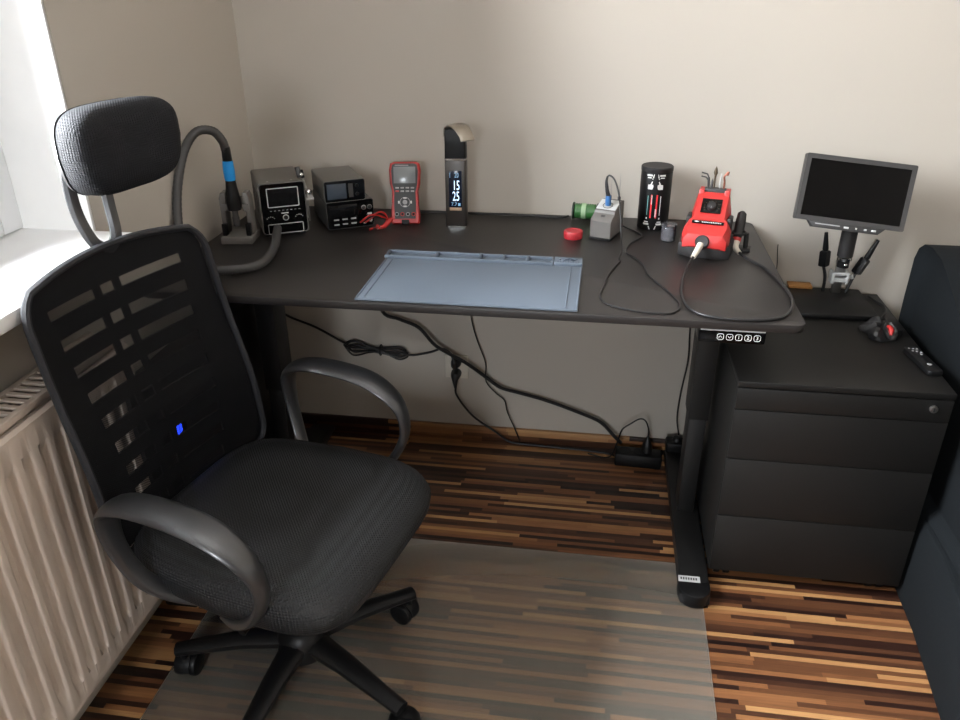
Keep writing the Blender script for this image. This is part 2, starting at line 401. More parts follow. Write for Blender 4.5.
# ------------------------------------------------------------------ standing desk
DX0, DX1, DY0, DY1, DZ = -1.400, 0.0, -.707, -.010, .762
desk = thing('standing_desk', 'long charcoal electric standing desk with black legs against the back wall', 'desk', (-.7, -.36, 0))
ox, oy = .7, .36
mb = MB(); outl = rrect(DX1-DX0, DY1-DY0, .022, 6); mb.prism(outl, 'z', DZ-.018, DZ, bev=.002)
mb.build('tabletop', M['desk'], desk, (0, (DY0+DY1)/2+oy, 0))
for lx in (-1.272, -.128):
    mb = MB()
    mb.box(lx+ox-.026, lx+ox+.026, -.335+oy-.04, -.335+oy+.04, .34, DZ-.055, bev=.003)
    mb.box(lx+ox-.022, lx+ox+.022, -.335+oy-.035, -.335+oy+.035, .045, .345, bev=.003)
    mb.build('leg', M['legblk'], desk)
    # foot with sloping ends
    pr = [(-.688, .014), (-.681, .03), (-.60, .046), (-.12, .046), (-.04, .03), (-.032, .014), (-.032, .010), (-.688, .010)]
    f = MB().prism([(a+oy, b) for a, b in pr], 'x', lx+ox-.036, lx+ox+.036, bev=.004).build('foot', M['legblk'], desk)
    f2 = MB()
    n = 10
    capo = [(lx+ox+  .0385*math.cos(PI+PI*i/n), -.660+oy+.0385*math.sin(PI+PI*i/n)) for i in range(n+1)] + [(lx+ox+.0385, -.640+oy), (lx+ox-.0385, -.640+oy)]
    f2.prism(capo, 'z', .003, .040, bev=.006)
    f2.build('end_cap', M['blkpl'], f)
    for yy in (-.655, -.07): MB().cyl((lx+ox, yy+oy, 0.0022), (lx+ox, yy+oy, .012), .016, m=M['blkpl']).build('glide', M['blkpl'], f)
    MB().box(lx+ox-.035, lx+ox+.035, -.66+oy, -.06+oy, DZ-.058, DZ-.0185, bev=.004).build('support_bracket', M['legblk'], desk)
    if lx > -1:
        st = MB(); st.xf = Matrix.Translation((lx+ox-.012, -.640+oy, .0435)) @ Matrix.Rotation(math.radians(9), 4, 'X')
        st.box(-.026, .026, -.009, .009, 0, .001, M['pale'])
        for i in range(7): st.box(-.021+i*.006, -.0172+i*.006, -.003, .004, .001, .0014, M['drkmet'])
        o = st.build('sticker', M['pale'], f); o['label'] = 'small silver sticker on the foot'
for yy in (-.385, -.285):
    MB().box(-1.25+ox, -.15+ox, yy+oy-.015, yy+oy+.015, DZ-.05, DZ-.019, bev=.003).build('crossbar', M['legblk'], desk)
pb = MB().box(-.203+ox, -.072+ox, -.700+oy, -.640+oy, .712, .7435, bev=.004).build('control_panel', M['gloss'], desk)
pb['label'] = 'glossy black hand controller with five buttons'
MB().box(-.200+ox, -.075+ox, -.7012+oy, -.699+oy, .7395, .7422).build('trim_line', M['pale'], pb)  # pale strip paints the rim light along the panel's top edge
for i, ch in enumerate(['^', 'v', '1', '2', '3']):
    bx_ = -.160 + i*.0178 + ox; bz = .7265
    k = MB(); k.frame(.0135, .0135, .0008, -.7012+oy, -.6995+oy, M['white_ink'], .0045, (bx_, bz))
    if ch in '^v':
        s_ = 1 if ch == '^' else -1
        k.tube([(bx_-.003, -.7008+oy, bz-.0015*s_), (bx_, -.7008+oy, bz+.002*s_), (bx_+.003, -.7008+oy, bz-.0015*s_)], .0007, M['white_ink'], 5)
    else: k.text(ch, .0105, XZ(bx_, -.7005+oy, bz), M['white_ink'])
    k.build('button', M['white_ink'], pb)

# ------------------------------------------------------------------ drawer cabinet
CX0, CX1, CY0, CY1, CZ0, CZ1 = -.0905, .357, -.6015, -.030, .045, .578
cab = thing('drawer_cabinet', 'anthracite four drawer steel pedestal cabinet with lock right of the desk', 'cabinet', ((CX0+CX1)/2, -.31, 0))
qx, qy = -(CX0+CX1)/2, .31
W_ = (CX1-CX0)/2
mb = MB()
mb.box(-W_, -W_+.012, CY0+qy+.006, CY1+qy, CZ0, CZ1-.014, bev=.0015); mb.box(W_-.012, W_, CY0+qy+.006, CY1+qy, CZ0, CZ1-.014, bev=.0015)
mb.box(-W_+.011, W_-.011, CY1+qy-.012, CY1+qy, CZ0, CZ1-.014); mb.box(-W_+.011, W_-.011, CY0+qy+.03, CY1+qy, CZ0, CZ0+.012)
mb.build('carcass', M['cab'], cab)
MB().box(-W_, W_, CY0+qy, CY1+qy, CZ1-.014, CZ1, bev=.002).build('cabinet_top', M['cab'], cab)
zz = [CZ1-.0165, .507, .376, .215, CZ0+.002]
for i in range(4):
    d = MB().box(-W_+.0015, W_-.0015, CY0+qy, CY0+qy+.02, zz[i+1]+.0015, zz[i]-.0008, bev=.0015).build('drawer', M['cab'], cab)
    MB().box(-W_+.016, W_-.016, CY0+qy+.02, CY1+qy-.03, zz[i+1]+.012, zz[i]-.02).build('drawer_box', M['gap'], d)
    if i == 0:
        l = MB(); l.cyl((.317+qx, CY0+qy-.006, .541), (.317+qx, CY0+qy+.004, .541), .0085, m=M['steel'], bev=.0015); l.box(.3155+qx, .3185+qx, CY0+qy-.0066, CY0+qy-.0058, .5365, .5455, M['gap'])
        l.build('lock', M['steel'], d)['label'] = 'round chrome cylinder lock'
for sx_ in (-1, 1):
    for yy in (CY0+.055, CY1-.05):
        x = sx_*(W_-.04); k = MB(); k.box(x-.02, x+.02, yy+qy-.02, yy+qy+.02, .038, CZ0+.001)
        for dx in (-.012, .012): k.cyl((x+dx-.008, yy+qy, .0205), (x+dx+.008, yy+qy, .0205), .020, m=M['blkpl'], bev=.003)
        k.build('caster', M['blkpl'], cab)

# ------------------------------------------------------------------ chair mat
mm_ = MB(); mm_.prism([(x-.68, y+1.1) for x, y in ((-1.29, -.535), (-.104, -.535), (-.121, -1.75), (-1.29, -1.75))], 'z', .0004, .002)
tag(mm_.build('chair_mat', M['film'], loc=(.68-.0, -1.1, 0)), 'hazy clear plastic floor mat on the strip floor under the office chair', 'floor mat')
bpy.data.objects['chair_mat'].location = (.68, -1.1, 0)

# ------------------------------------------------------------------ office chair
TH = -.221
ch = thing('office_chair', 'black mesh office chair with headrest and loop armrests in front of the radiator', 'chair', (-.985, -1.015, .0022), TH)
def P_(name, mb, m, parent=None, sharp=38): return mb.build(name, m, parent or ch, sharp=sharp)
# seat cushion
def seat_ring(z, ins, drop=0):
    out = []
    n = 48
    for i in range(n):
        a = 2*PI*i/n; c_, s_ = math.cos(a), math.sin(a)
        e = .42
        x = (.240-ins)*math.copysign(abs(s_*0+c_)**e, c_); y = (.240-ins)*math.copysign(abs(s_)**e, s_)
        y *= 1 - .10*max(0, -x/.25)
        zz_ = z - drop*max(0, (x-.08)/.17)**2*.028 - .003*math.exp(-((x+.05)/.16)**2-(y/.16)**2)*(drop)
        out.append((x+.004, y, zz_))
    return out
rings = [seat_ring(.378, .04), seat_ring(.384, .012), seat_ring(.40, .002), seat_ring(.43, 0, .6), seat_ring(.448, .006, 1), seat_ring(.459, .020, 1), seat_ring(.465, .045, 1), seat_ring(.467, .09, 1), seat_ring(.467, .16, 1), seat_ring(.466, .22, 1)]
P_('seat', MB().loft(rings), M['seatfab'], sharp=60)
P_('seat_pan', MB().loft([[(x, y, z) for x, y, z in seat_ring(.357, .06)], [(x, y, z) for x, y, z in seat_ring(.362, .03)], seat_ring(.3775, .02)]), M['blkpl'])
# backrest: plane leaning back, slightly wrapped towards the sitter
OFF, REC = .231, .115
def back_pt(b, z, d=0):
    """d = distance in front of the netting"""
    lum = .022*math.exp(-((z-.60)/.12)**2)
    a = -OFF - (z-.48)*math.tan(REC) + .50*b*b + lum*.6 + d
    return (a, b - .018*(z-.43)/.5, z)
BZ0, BZ1 = .43, .936
def half_w(z):
    t = (z-BZ0)/(BZ1-BZ0)
    return .226 - .014*t
def outline(n=64, ins=0):
    cz = (BZ0+BZ1)/2; out = []
    for i in range(n):
        a = 2*PI*i/n; c_, s_ = math.cos(a), math.sin(a); e = .30
        u = math.copysign(abs(c_)**e, c_); v = math.copysign(abs(s_)**e, s_)
        z = cz + v*((BZ1-BZ0)/2-ins) + (.020*(1-u*u) if v > 0 else 0)
        out.append((u*(half_w(z)-ins), z))
    return out
ol = outline()
# netting as a fine grid clipped to the outline by scaling rows
net = MB(); rows_ = []
def span(z):
    hw = half_w(z)
    top = BZ1 + .020; r = .055
    if z > BZ1-r:
        k = min(1, (z-(BZ1-r))/(r+.016)); return hw - .075*(1-math.sqrt(max(0, 1-k**2.2)))*1.0
    if z < BZ0+r:
        k = (BZ0+r-z)/r; return hw - .04*(1-math.sqrt(max(0, 1-k*k)))
    return hw
NZ = 44
for j in range(NZ+1):
    z = BZ0 + (BZ1-BZ0)*j/NZ
    hw = span(z); rows_.append([back_pt(hw*(-1+2*i/28), z + (.020*(1-((-1+2*i/28))**2))*(j/NZ)**6) for i in range(29)])
net.loft(rows_, None, (False, False), closed=False)
P_('back_netting', net, M['net'])
edge = [rows_[j][0] for j in range(NZ+1)] + rows_[NZ][1:-1] + [rows_[j][-1] for j in range(NZ, -1, -1)] + rows_[0][-2:0:-1]
P_('back_rim', MB().tube(edge + [edge[0]], .0075, None, 8, up=(1, 0, 0), flat=.9), M['piping'])
# slotted plastic shell behind the netting
sh = MB(); th = .004; D = -.009
def slab(b0, b1, z0, z1, n=10):
    def q(b, z, d): return back_pt(b, z, D+d)
    r = []
    for i in range(n+1):
        b = b0 + (b1-b0)*i/n
        r.append([q(b, z0, 0), q(b, z1, 0), q(b, z1, -th), q(b, z0, -th)])
    sh.loft(r)
slots = [(.883, .020)] + [(.880-.052*i, .022) for i in range(1, 9)]
zprev = .936
def wid(z): return span(z)-.004
top_f = []
for t in range(7):
    row = []
    for i in range(29):
        u = -1+2*i/28
        zt_ = BZ1 - .001 + .020*(1-u*u); z = .892 + (zt_-.892)*t/6
        ww = span(.892 + (BZ1-.892)*t/6) - .003
        p = back_pt(ww*u, z); row.append((p[0]+D, p[1], p[2]))
    top_f.append(row)
sh.loft(top_f, None, (False, False), closed=False)
zprev = .897
for i, (zc, hh) in enumerate(slots):
    z1, z0 = zprev, zc+hh/2
    for s0 in range(max(1, int((z1-z0)/.02))):
        a = z0+(z1-z0)*s0/max(1, int((z1-z0)/.02)); b = z0+(z1-z0)*(s0+1)/max(1, int((z1-z0)/.02))
        ww = min(wid(a), wid(b)); slab(-ww, ww, a, b)
    # side borders and posts beside this slot
    mrg = .050 + .006*i
    zl, zh = zc-hh/2, zc+hh/2; ww = min(wid(zl), wid(zh))
    slab(-ww, -ww+mrg, zl, zh, 3); slab(ww-mrg, ww, zl, zh, 3)
    for pbx in (-.042, .004): slab(pbx-.008, pbx+.008, zl, zh, 2)
    zprev = zl
for s0 in range(2):
    a = BZ0+.004+(zprev-BZ0-.004)*s0/2; b = BZ0+.004+(zprev-BZ0-.004)*(s0+1)/2; ww = min(wid(a), wid(b)); slab(-ww, ww, a, b)
P_('back_shell', sh, M['blkpl'])
sp = MB(); sp.tube(smooth_path([(-.02, 0, .345), (-.16, 0, .35), (-.262, 0, .40), (-.292, 0, .52), (-.300, 0, .66)]), .020, None, 10, flat=2.0, up=(1, 0, 0))
P_('back_support', sp, M['blkpl'])
# headrest
def head_ring(u, k):
    """u along depth -1 back .. 1 front; k scale"""
    out = []; n = 40
    for i in range(n):
        a = 2*PI*i/n; c_, s_ = math.cos(a), math.sin(a); e = .52
        b = .116*k*math.copysign(abs(c_)**e, c_); z = .073*k*math.copysign(abs(s_)**e, s_)
        if z < 0: b *= 1 + .10*z/.069
        out.append((-.243 + u + .85*b*b, b+.020, 1.124 + z + .10*u))
    return out
hr = MB().loft([head_ring(-.036, .80), head_ring(-.034, .93), head_ring(-.026, .985), head_ring(-.005, 1), head_ring(.012, .985), head_ring(.022, .94), head_ring(.029, .84), head_ring(.033, .66), head_ring(.035, .4), head_ring(.035, .15)])
hp = P_('headrest', hr, M['headfab'], sharp=60)
hb = [head_ring(-.042, .84), head_ring(-.040, .95), head_ring(-.030, .992)]
P_('headrest_shell', MB().loft(hb), M['armpl'], hp)
br = MB()
for sgn in (-1, 1):
    br.tube(smooth_path([(-.312, sgn*.038, 1.11), (-.318, sgn*.038, 1.06), (-.316, sgn*.036, 1.01), (-.306, sgn*.028, .966), (-.300, sgn*.012, .942)]), .0085, None, 8, flat=1.35, up=(1, 0, 0))
br.tube([(-.314, -.040, 1.10), (-.314, .040, 1.10)], .010, None, 8)
br.box(-.318, -.282, -.022, .022, 1.085, 1.125, bev=.004)
br.tube(smooth_path([(-.304, -.028, .960), (-.300, 0, .940), (-.304, .028, .960)]), .009, None, 8, flat=1.3, up=(1, 0, 0))
br.tube([(-.300, 0, .944), (-.306, 0, .925), (-.306, 0, .905)], .008, None, 8, flat=1.6, up=(1, 0, 0))
P_('headrest_bracket', br, M['armpl'])
# loop armrests
for sgn in (-1, 1):
    pts = smooth_path([(-.05, sgn*.19, .372), (-.095, sgn*.222, .398), (-.128, sgn*.252, .450), (-.149, sgn*.266, .530), (-.143, sgn*.266, .597), (-.09, sgn*.266, .620), (0, sgn*.266, .619), (.07, sgn*.266, .602), (.122, sgn*.264, .560), (.136, sgn*.258, .50), (.108, sgn*.248, .435), (.055, sgn*.228, .385), (.01, sgn*.205, .370)], 5)
    n = len(pts); rr = []; fl = []
    for i in range(n):
        t = i/(n-1); top = math.exp(-((t-.47)/.20)**4)
        rr.append(.0095 + .001*top); fl.append((.018+.014*top)/(.0095+.001*top))
    P_('armrest', MB().tube(pts, rr, None, 14, flat=fl, up=None) if False else MB().tube(pts, [r*f for r, f in zip(rr, fl)], None, 16, flat=[1/f for f in fl], up=(0, 1, 0)), M['armpl'])
# column, mechanism and five star base
P_('tilt_mechanism', MB().box(-.12, .10, -.075, .075, .318, .3565, bev=.012), M['blkpl'])
P_('height_lever', MB().tube([(.02, -.07, .335), (.03, -.16, .332), (.03, -.205, .328)], [.005, .005, .008], None, 8), M['blkpl'])
g = MB(); g.cyl((0, 0, .10), (0, 0, .25), .027, m=None); g.cyl((0, 0, .25), (0, 0, .32), .015)
P_('gas_lift', g, M['blkpl'])
P_('hub', MB().lathe([(.028, .075), (.052, .08), (.056, .10), (.050, .135), (.034, .15), (.028, .152)]), M['blkpl'])
for i in range(5):
    A = -.469 + i*2*PI/5; c_, s_ = math.cos(A-TH), math.sin(A-TH)
    R = .262
    l = MB().tube([(c_*.03, s_*.03, .113), (c_*.12, s_*.12, .106), (c_*.22, s_*.22, .088), (c_*(R+.012), s_*(R+.012), .078)], [.020, .018, .0155, .014], None, 10, up=(0, 0, 1), flat=[1.5, 1.35, 1.2, 1.25])
    lo = P_('base_leg', l, M['blkpl'])
    A2 = A + .9 + i*1.3; t = Vector((math.cos(A2), math.sin(A2), 0)); p = Vector((c_*R, s_*R, 0)); q = p + t*.012
    nrm = Vector((-t.y, t.x, 0))
    k = MB(); k.cyl((p.x, p.y, .05), (p.x, p.y, .075), .008)
    for dd in (-.015, .015):
        k.cyl(q + nrm*(dd-.009) + Vector((0, 0, .0275)), q + nrm*(dd+.009) + Vector((0, 0, .0275)), .0275, bev=.004)
    k.tube([q + t*.03*math.cos(a) + Vector((0, 0, .0275+.030*math.sin(a))) for a in [PI*j/8 for j in range(9)]], .004, None, 6, flat=4, up=nrm if False else (0, 0, 1))
    k.build('caster', M['blkpl'], lo)
# ------------------------------------------------------------------ silicone work mat
Z = DZ + .0004
sm = thing('repair_mat', 'blue-grey silicone work mat with a tray rail along its back edge', 'work mat', (-.680, -.5445, Z), math.radians(-.3))
MW, MD = .468, .307
mb = MB(); mb.box(-MW/2, MW/2, -MD/2, MD/2, 0, .0025, bev=.001)
mb.build('sheet', M['matblue'], sm)
mb = MB()
for x0, x1, y0, y1 in ((-MW/2, -MW/2+.004, -MD/2, MD/2-.045), (-MW/2+.017, -MW/2+.0185, -MD/2+.012, MD/2-.05), (MW/2-.004, MW/2, -MD/2, MD/2-.045), (MW/2-.026, MW/2-.024, -MD/2+.012, MD/2-.05), (-MW/2, MW/2, -MD/2, -MD/2+.004)):
    mb.box(x0, x1, y0, y1, .002, .0042, bev=.0008)
mb.build('border_ridge', M['matblue'], sm)
tr = MB(); x0, x1 = -MW/2-.004, MW/2-.068; y0, y1 = MD/2-.045, MD/2
for a, b in ((y0, y0+.005), (y1-.005, y1)): tr.box(x0, x1, a, b, .002, .0095, bev=.001)
xs = [x0, -.118, -.012, .044, .101, x1-.005]
for x in xs: tr.box(x, x+.005, y0+.004, y1-.004, .002, .0095, bev=.001)
tr.build('tray_rail', M['matblue'], sm)
for a, b in zip(xs, xs[1:]):
    t = MB(); t.box(a+.005, a+.0075, y0+.005, y1-.005, .0022, .0085); t.build('groove', M['matgroove'], sm)  # dark strip along each divider, its shade put into the colour
em = MB(); em.box(x1+.002, MW/2, y0+.002, y1, .002, .0095, bev=.001)
xm = (x1+MW/2)/2; ym = (y0+y1)/2
em.tube([(xm-.02+.006*i, ym+.010*math.sin(i*2.1), .0097) for i in range(8)], .0013, M['matgroove'], 5)
em.tube([(xm-.008, ym+.004, .0098), (xm+.004, ym+.010, .0098), (xm+.016, ym+.002, .0098), (xm+.004, ym-.004, .0098), (xm-.008, ym+.004, .0098)], .0014, M['matgroove'], 5)
for i in range(9): em.box(xm-.024+i*.006, xm-.0215+i*.006, ym-.015, ym-.008-.003*(i % 2), .0094, .0100, M['matgroove'])
em.build('embossed_patch', M['matblue'], sm)

# ------------------------------------------------------------------ hot air station
hs = thing('hot_air_station', 'grey metal hot air rework station with square screen and silver clip on its side', 'soldering station', (-1.2560, -.222, Z), math.radians(29))
W2, D2, H2 = .0585, .085, .141
c = MB(); prof = rrect(2*W2, H2-.008, .007, 4)
c.loft([[(x, D2, z+H2/2+.004) for x, z in prof], [(x, -D2+.003, z+H2/2+.004) for x, z in prof], [(x, -D2, z+H2/2+.004) for x, z in prof], [(x*.955, -D2, (z*.96)+H2/2+.004) for x, z in prof], [(x*.955, -D2+.004, (z*.96)+H2/2+.004) for x, z in prof]])
for sx_ in (-1, 1):
    for yy in (-.05, 0, .05): c.box(sx_*W2-.0006, sx_*W2+.0006, yy-.018, yy+.018, .05, .11, M['drkmet'])
for x in (-.032, .028): c.cyl((x, -.068, H2-.0002), (x, -.068, H2+.0012), .003, m=M['steel'])
c.build('housing', M['greymet'], hs)
fp = MB(); fp.prism([(x*.955, z*.96+H2/2+.004) for x, z in prof], 'y', -D2+.0035, -D2+.0005)
F_ = fp.build('front_panel', M['gloss'], hs)
s = MB(); y = -D2+.0004
s.frame(.080, .050, .0022, y-.0016, y, M['pale'], .003, (0, .103)); s.box(-.038, .038, y-.0008, y, .080, .126, M['screen'])
s.build('display', M['screen'], F_)
s = MB(); s.frame(.090, .026, .0016, y-.0014, y, M['pale'], .003, (0, .022)); s.build('outlet_frame', M['pale'], F_)
k = MB(); k.ring((.002, y-.001, .050), .0068, .0012, 'y', M['pale'])
k.cyl((.002, y-.004, .050), (.002, y, .050), .0056, m=M['blkpl']); k.build('knob', M['blkpl'], F_)
k = MB()
for i in range(8): k.box(-.036+i*.0103, -.031+i*.0103, y-.0005, y, .0685, .0700, M['gray_key'])
for sx_ in (-.036, .036):
    for j in range(5):
        a = PI*.15 + j*PI*.7/4; k.box(sx_+.010*math.cos(a)-.0012, sx_+.010*math.cos(a)+.0012, y-.0005, y, .046+.009*math.sin(a)-.0010, .046+.009*math.sin(a)+.0010, M['gray_key'])
k.box(-.008, .010, y-.0005, y, .0605, .0632, M['white_ink'])
k.build('panel_marks', M['gray_key'], F_)
for sx_ in (-1, 1):
    for yy in (-.065, .065): MB().cyl((sx_*.045, yy, 0), (sx_*.045, yy, .005), .007, m=M['blkpl']).build('rubber_foot', M['blkpl'], hs)
t = MB()      # silver clip with knob and tilted rod on the right flank
t.box(W2+.004, W2+.008, -.070, -.048, .030, .112, M['steel'], .001); t.box(W2+.0002, W2+.022, -.074, -.044, .086, .091, M['pale'], .001); t.box(W2+.0002, W2+.006, -.064, -.054, .06, .09, M['steel'])
t.ball((W2+.011, -.062, .104), .0095, M['chrome']); t.cyl((W2+.008, -.060, .104), (W2-.004, -.050, .158), .0028, m=M['steel'])
t.ball((W2-.002, -.052, .148), .0075, M['chrome']); t.cyl((W2-.006, -.052, .142), (W2-.010, -.047, .168), .0068, m=M['drkmet'], bev=.001); t.cyl((W2+.002, -.055, .140), (W2+.000, -.048, .160), .0045, m=M['blkpl'], bev=.001)
t.cyl((W2+.0025, -.060, .030), (W2+.0025, -.060, .036), .0045, m=M['blkpl'])
t.build('side_clip', M['steel'], hs)['label'] = 'silver clip with chrome knobs'

# ------------------------------------------------------------------ hot air gun, its hose and its stand
st = thing('gun_stand', 'grey plastic stand holding the hot air gun at the left end of the desk', 'stand', (-1.321, -.345, Z), math.radians(8))
MB().box(-.040, .040, -.036, .040, 0, .019, bev=.003).build('base_plate', M['grypl'], st)
for sx_ in (-1, 1):
    u = MB(); u.prism([(sx_*.026, .018), (sx_*.038, .018), (sx_*.038, .112), (sx_*.033, .125), (sx_*.022, .125), (sx_*.022, .100), (sx_*.026, .088)], 'y', -.010, .024, bev=.0015)
    u.box(sx_*.030-.006, sx_*.030+.006, -.026, -.009, .019, .050, M['blkpl'], .002)
    u.build('upright', M['grypl'], st)
cr = MB()
n = 20
oa = [(.030*math.cos(PI*1.12+PI*1.76*i/n-.0), .030*math.sin(PI*1.12+PI*1.76*i/n)) for i in range(n+1)]
cr.box(-.036, .036, .016, .024, .080, .110, bev=.002)
cr.box(-.034, -.0185, -.012, .018, .080, .098, bev=.002); cr.box(.0185, .034, -.012, .018, .080, .098, bev=.002)
cr.build('cradle', M['grypl'], st)
gun = thing('hot_air_gun', 'black hot air gun with blue sleeve standing nose down in its stand, hose attached', 'hot air gun', (-1.323, -.351, Z), 0)
gx, gy = 1.323, .351
MB().lathe([(.006, .040), (.0085, .041), (.009, .062), (.0075, .066), (.0075, .090)], None, 24).build('nozzle', M['drkmet'], gun)
MB().lathe([(.010, .080), (.0165, .082), (.0178, .098), (.0168, .118), (.0138, .140), (.0120, .160)], None, 24).build('body', M['blkpl'], gun)
o = MB().lathe([(.0115, .156), (.0126, .157), (.0136, .164), (.0138, .184), (.0130, .199), (.0125, .204), (.0112, .205)], None, 24).build('sleeve', M['blue'], gun); o['label'] = 'bright blue sleeve'
MB().lathe([(.0108, .202), (.0118, .204), (.0114, .218), (.0108, .232), (.0100, .238)], None, 24).build('collar', M['blkpl'], gun)
hp_ = [(-1.324, -.351, .992), (-1.328, -.354, 1.016), (-1.346, -.362, 1.040), (-1.376, -.385, 1.040), (-1.396, -.420, 1.000), (-1.4035, -.460, .930), (-1.4005, -.490, .865), (-1.385, -.520, .815), (-1.345, -.560, .787), (-1.285, -.590, .7755), (-1.225, -.583, .7745), (-1.190, -.553, .7745), (-1.184, -.500, .775), (-1.198, -.420, .778), (-1.222, -.345, .784), (-1.2345, -.306, .786)]
pth = smooth_path(hp_, 12)
hm = MB(); hm.tube([(p.x+gx, p.y+gy, p.z-Z) for p in pth], [.0103 + .0007*(i % 2) for i in range(len(pth))], None, 12)
hm.build('hose', M['hose'], gun, sharp=60)
cf = MB(); cf.cyl((-1.2335+gx, -.308+gy, .786-Z), (-1.240+gx, -.290+gy, .787-Z), .0125, m=None); 

# ------------------------------------------------------------------ two stacked power supplies
RZ = math.radians(31)
ps = thing('bench_power_supply', 'glossy black power supply under the smaller unit, with two rows of keys and jacks', 'power supply', (-1.108, -.144, Z), RZ)
w_, d_, h_ = .126, .168, .0735
k = MB(); k.xf = Matrix.Translation((0, 0, .004)); pr = rrect(w_, h_, .006, 4)
k.loft([[(x, d_/2, z+h_/2) for x, z in pr], [(x, -d_/2, z+h_/2) for x, z in pr], [(x*.985, -d_/2, z*.97+h_/2) for x, z in pr], [(x*.985, -d_/2+.004, z*.97+h_/2) for x, z in pr]])
k.build('housing', M['drkmet'], ps)
y = -d_/2 + .0005
f = MB(); f.prism([(x*.985, z*.97+h_/2+.004) for x, z in pr], 'y', y+.003, y); fo = f.build('front_panel', M['gloss'], ps)
MB().box(-.056, .018, y-.0006, y, .040, .068, bev=.0002).build('display', M['screen'], fo)
for r_ in range(2):
    for i in range(3):
        b = MB().box(-.046+i*.023, -.032+i*.023, y-.0025, y, .0145+r_*.013, .0185+r_*.013, bev=.0008).build('key', M['gray_key'], fo)
for i, (x, z, m, r) in enumerate(((.036, .056, 'drkmet', .0045), (.052, .056, 'drkmet', .0045), (.036, .016, 'white_ink', .0032), (.053, .020, 'white_ink', .0036))):
    j = MB(); j.cyl((x, y-.005, z), (x, y, z), r, m=M[m], bev=.0006); j.ring((x, y-.002, z), r+.0012, .0009, 'y', M['steel']); j.build('jack' if i > 1 else 'knob', M[m], fo)
MB().box(.046, .058, y-.0005, y, .035, .040).build('maker_print', M['white_ink'], fo)
for sx_ in (-1, 1):
    for yy in (-.065, .065): MB().cyl((sx_*.05, yy, 0), (sx_*.05, yy, .0045), .006, m=M['blkpl']).build('rubber_foot', M['blkpl'], ps)
p2 = thing('mini_power_supply', 'small grey metal unit with bluish display standing on top of the black power supply', 'power supply', (-1.112, -.159, Z+.0782), RZ - .01)
w_, d_, h_ = .108, .160, .056
k = MB(); k.xf = Matrix.Translation((0, 0, .0)); pr = rrect(w_, h_, .005, 4)
k.loft([[(x, d_/2, z+h_/2) for x, z in pr], [(x, -d_/2, z+h_/2) for x, z in pr], [(x*.98, -d_/2, z*.96+h_/2) for x, z in pr], [(x*.98, -d_/2+.004, z*.96+h_/2) for x, z in pr]])
k.build('housing', M['greymet'], p2)
y = -d_/2 + .0005
f = MB(); f.prism([(x*.98, z*.96+h_/2) for x, z in pr], 'y', y+.003, y); fo = f.build('front_panel', M['gloss'], p2)
MB().box(-.047, .004, y-.0008, y, .008, .048, bev=.0002).build('display', mat('bluish_grey_display', (58, 66, 76), .2), fo)
for x, z in ((.032, .040), (.032, .018)): MB().cyl((x, y-.005, z), (x, y, z), .0045, m=M['blkpl'], bev=.001).build('knob', M['blkpl'], fo)
MB().box(.010, .022, y-.0006, y, .010, .046).build('key_strip', M['drkmet'], fo)

# ------------------------------------------------------------------ red test leads beside the power supply
tl = thing('test_lead', 'looped red and black test leads plugged into the lower power supply', 'test lead', (-1.005, -.175, Z))
for k_, (m, o1) in enumerate((('red', 0), ('cable', .006), ('red', .012))):
    pts = [(-.0222-o1, -.042, .020), (-.006, -.040-o1, .030+o1), (.010, -.030, .044-o1*.5), (.022-o1*.4, -.012, .040-o1), (.028, 0, .020), (.020, -.006-o1, .0035), (.004+o1, -.026, .003), (-.008, -.050+o1, .003)]
    MB().tube(smooth_path(pts, 6), .0023, M[m], 7).build('wire', M[m], tl)
c = MB(); c.tube([(.006, -.022, .0055), (.013, -.034, .0055), (.017, -.042, .0055)], [.0045, .0050, .003], M['red'], 10); c.build('clip', M['red'], tl)
pc = thing('probe_clip', 'red plastic clip lying on the desk left of the multimeter', 'clip', (-.978, -.197, Z), math.radians(56))
c = MB(); c.tube([(-.016, 0, .0058), (-.004, 0, .0060), (.010, 0, .013), (.024, 0, .021)], [.0052, .0066, .0066, .0056], None, 10, up=(0, 0, 1)); c.build('sleeve', M['red'], pc)
MB().tube([(-.028, 0, .0040), (-.015, 0, .0056)], [.0015, .003], None, 8).build('jaw', M['steel'], pc)

# ------------------------------------------------------------------ multimeter
mm = thing('multimeter', 'red and dark grey digital multimeter propped upright against nothing, between the power supplies and the lamp', 'multimeter', (-.931, -.158, Z + .0015), rot=Euler((math.radians(-19), 0, math.radians(9)), 'XYZ'))
mm.scale = (1.07, 1.07, 1.04)
mm['label'] = 'red and dark grey digital multimeter propped upright between power supplies and lamp'
def mm_out(s=1.0, dx=0):
    half = [(.034, 0), (.037, .006), (.0372, .03), (.0345, .05), (.0335, .085), (.0385, .105), (.0400, .140), (.0370, .156), (.028, .160)]
    r = [(x*s, z) for x, z in half]; return r + [(-x, z) for x, z in reversed(r)]
mb = MB(); o_ = mm_out()
cz = .08; ins = lambda d: [(x*(1-d/.04), cz+(z-cz)*(1-d/.08)) for x, z in o_]
mb.loft([[(x, .030, z) for x, z in ins(.006)], [(x, .026, z) for x, z in ins(.001)], [(x, .010, z) for x, z in o_], [(x, .001, z) for x, z in ins(.0008)], [(x, -.003, z) for x, z in ins(.004)]])
mb.build('holster', M['red'], mm)
fb = MB(); fo_ = [(-.026, .014), (.026, .014), (.0275, .05), (.0265, .082), (.0315, .103), (.0335, .136), (.031, .151), (.024, .1545), (-.024, .1545), (-.031, .151), (-.0335, .136), (-.0315, .103), (-.0265, .082), (-.0275, .05)]
fb.prism([(x, z) for x, z in fo_], 'y', -.0028, -.0062, bev=.001)
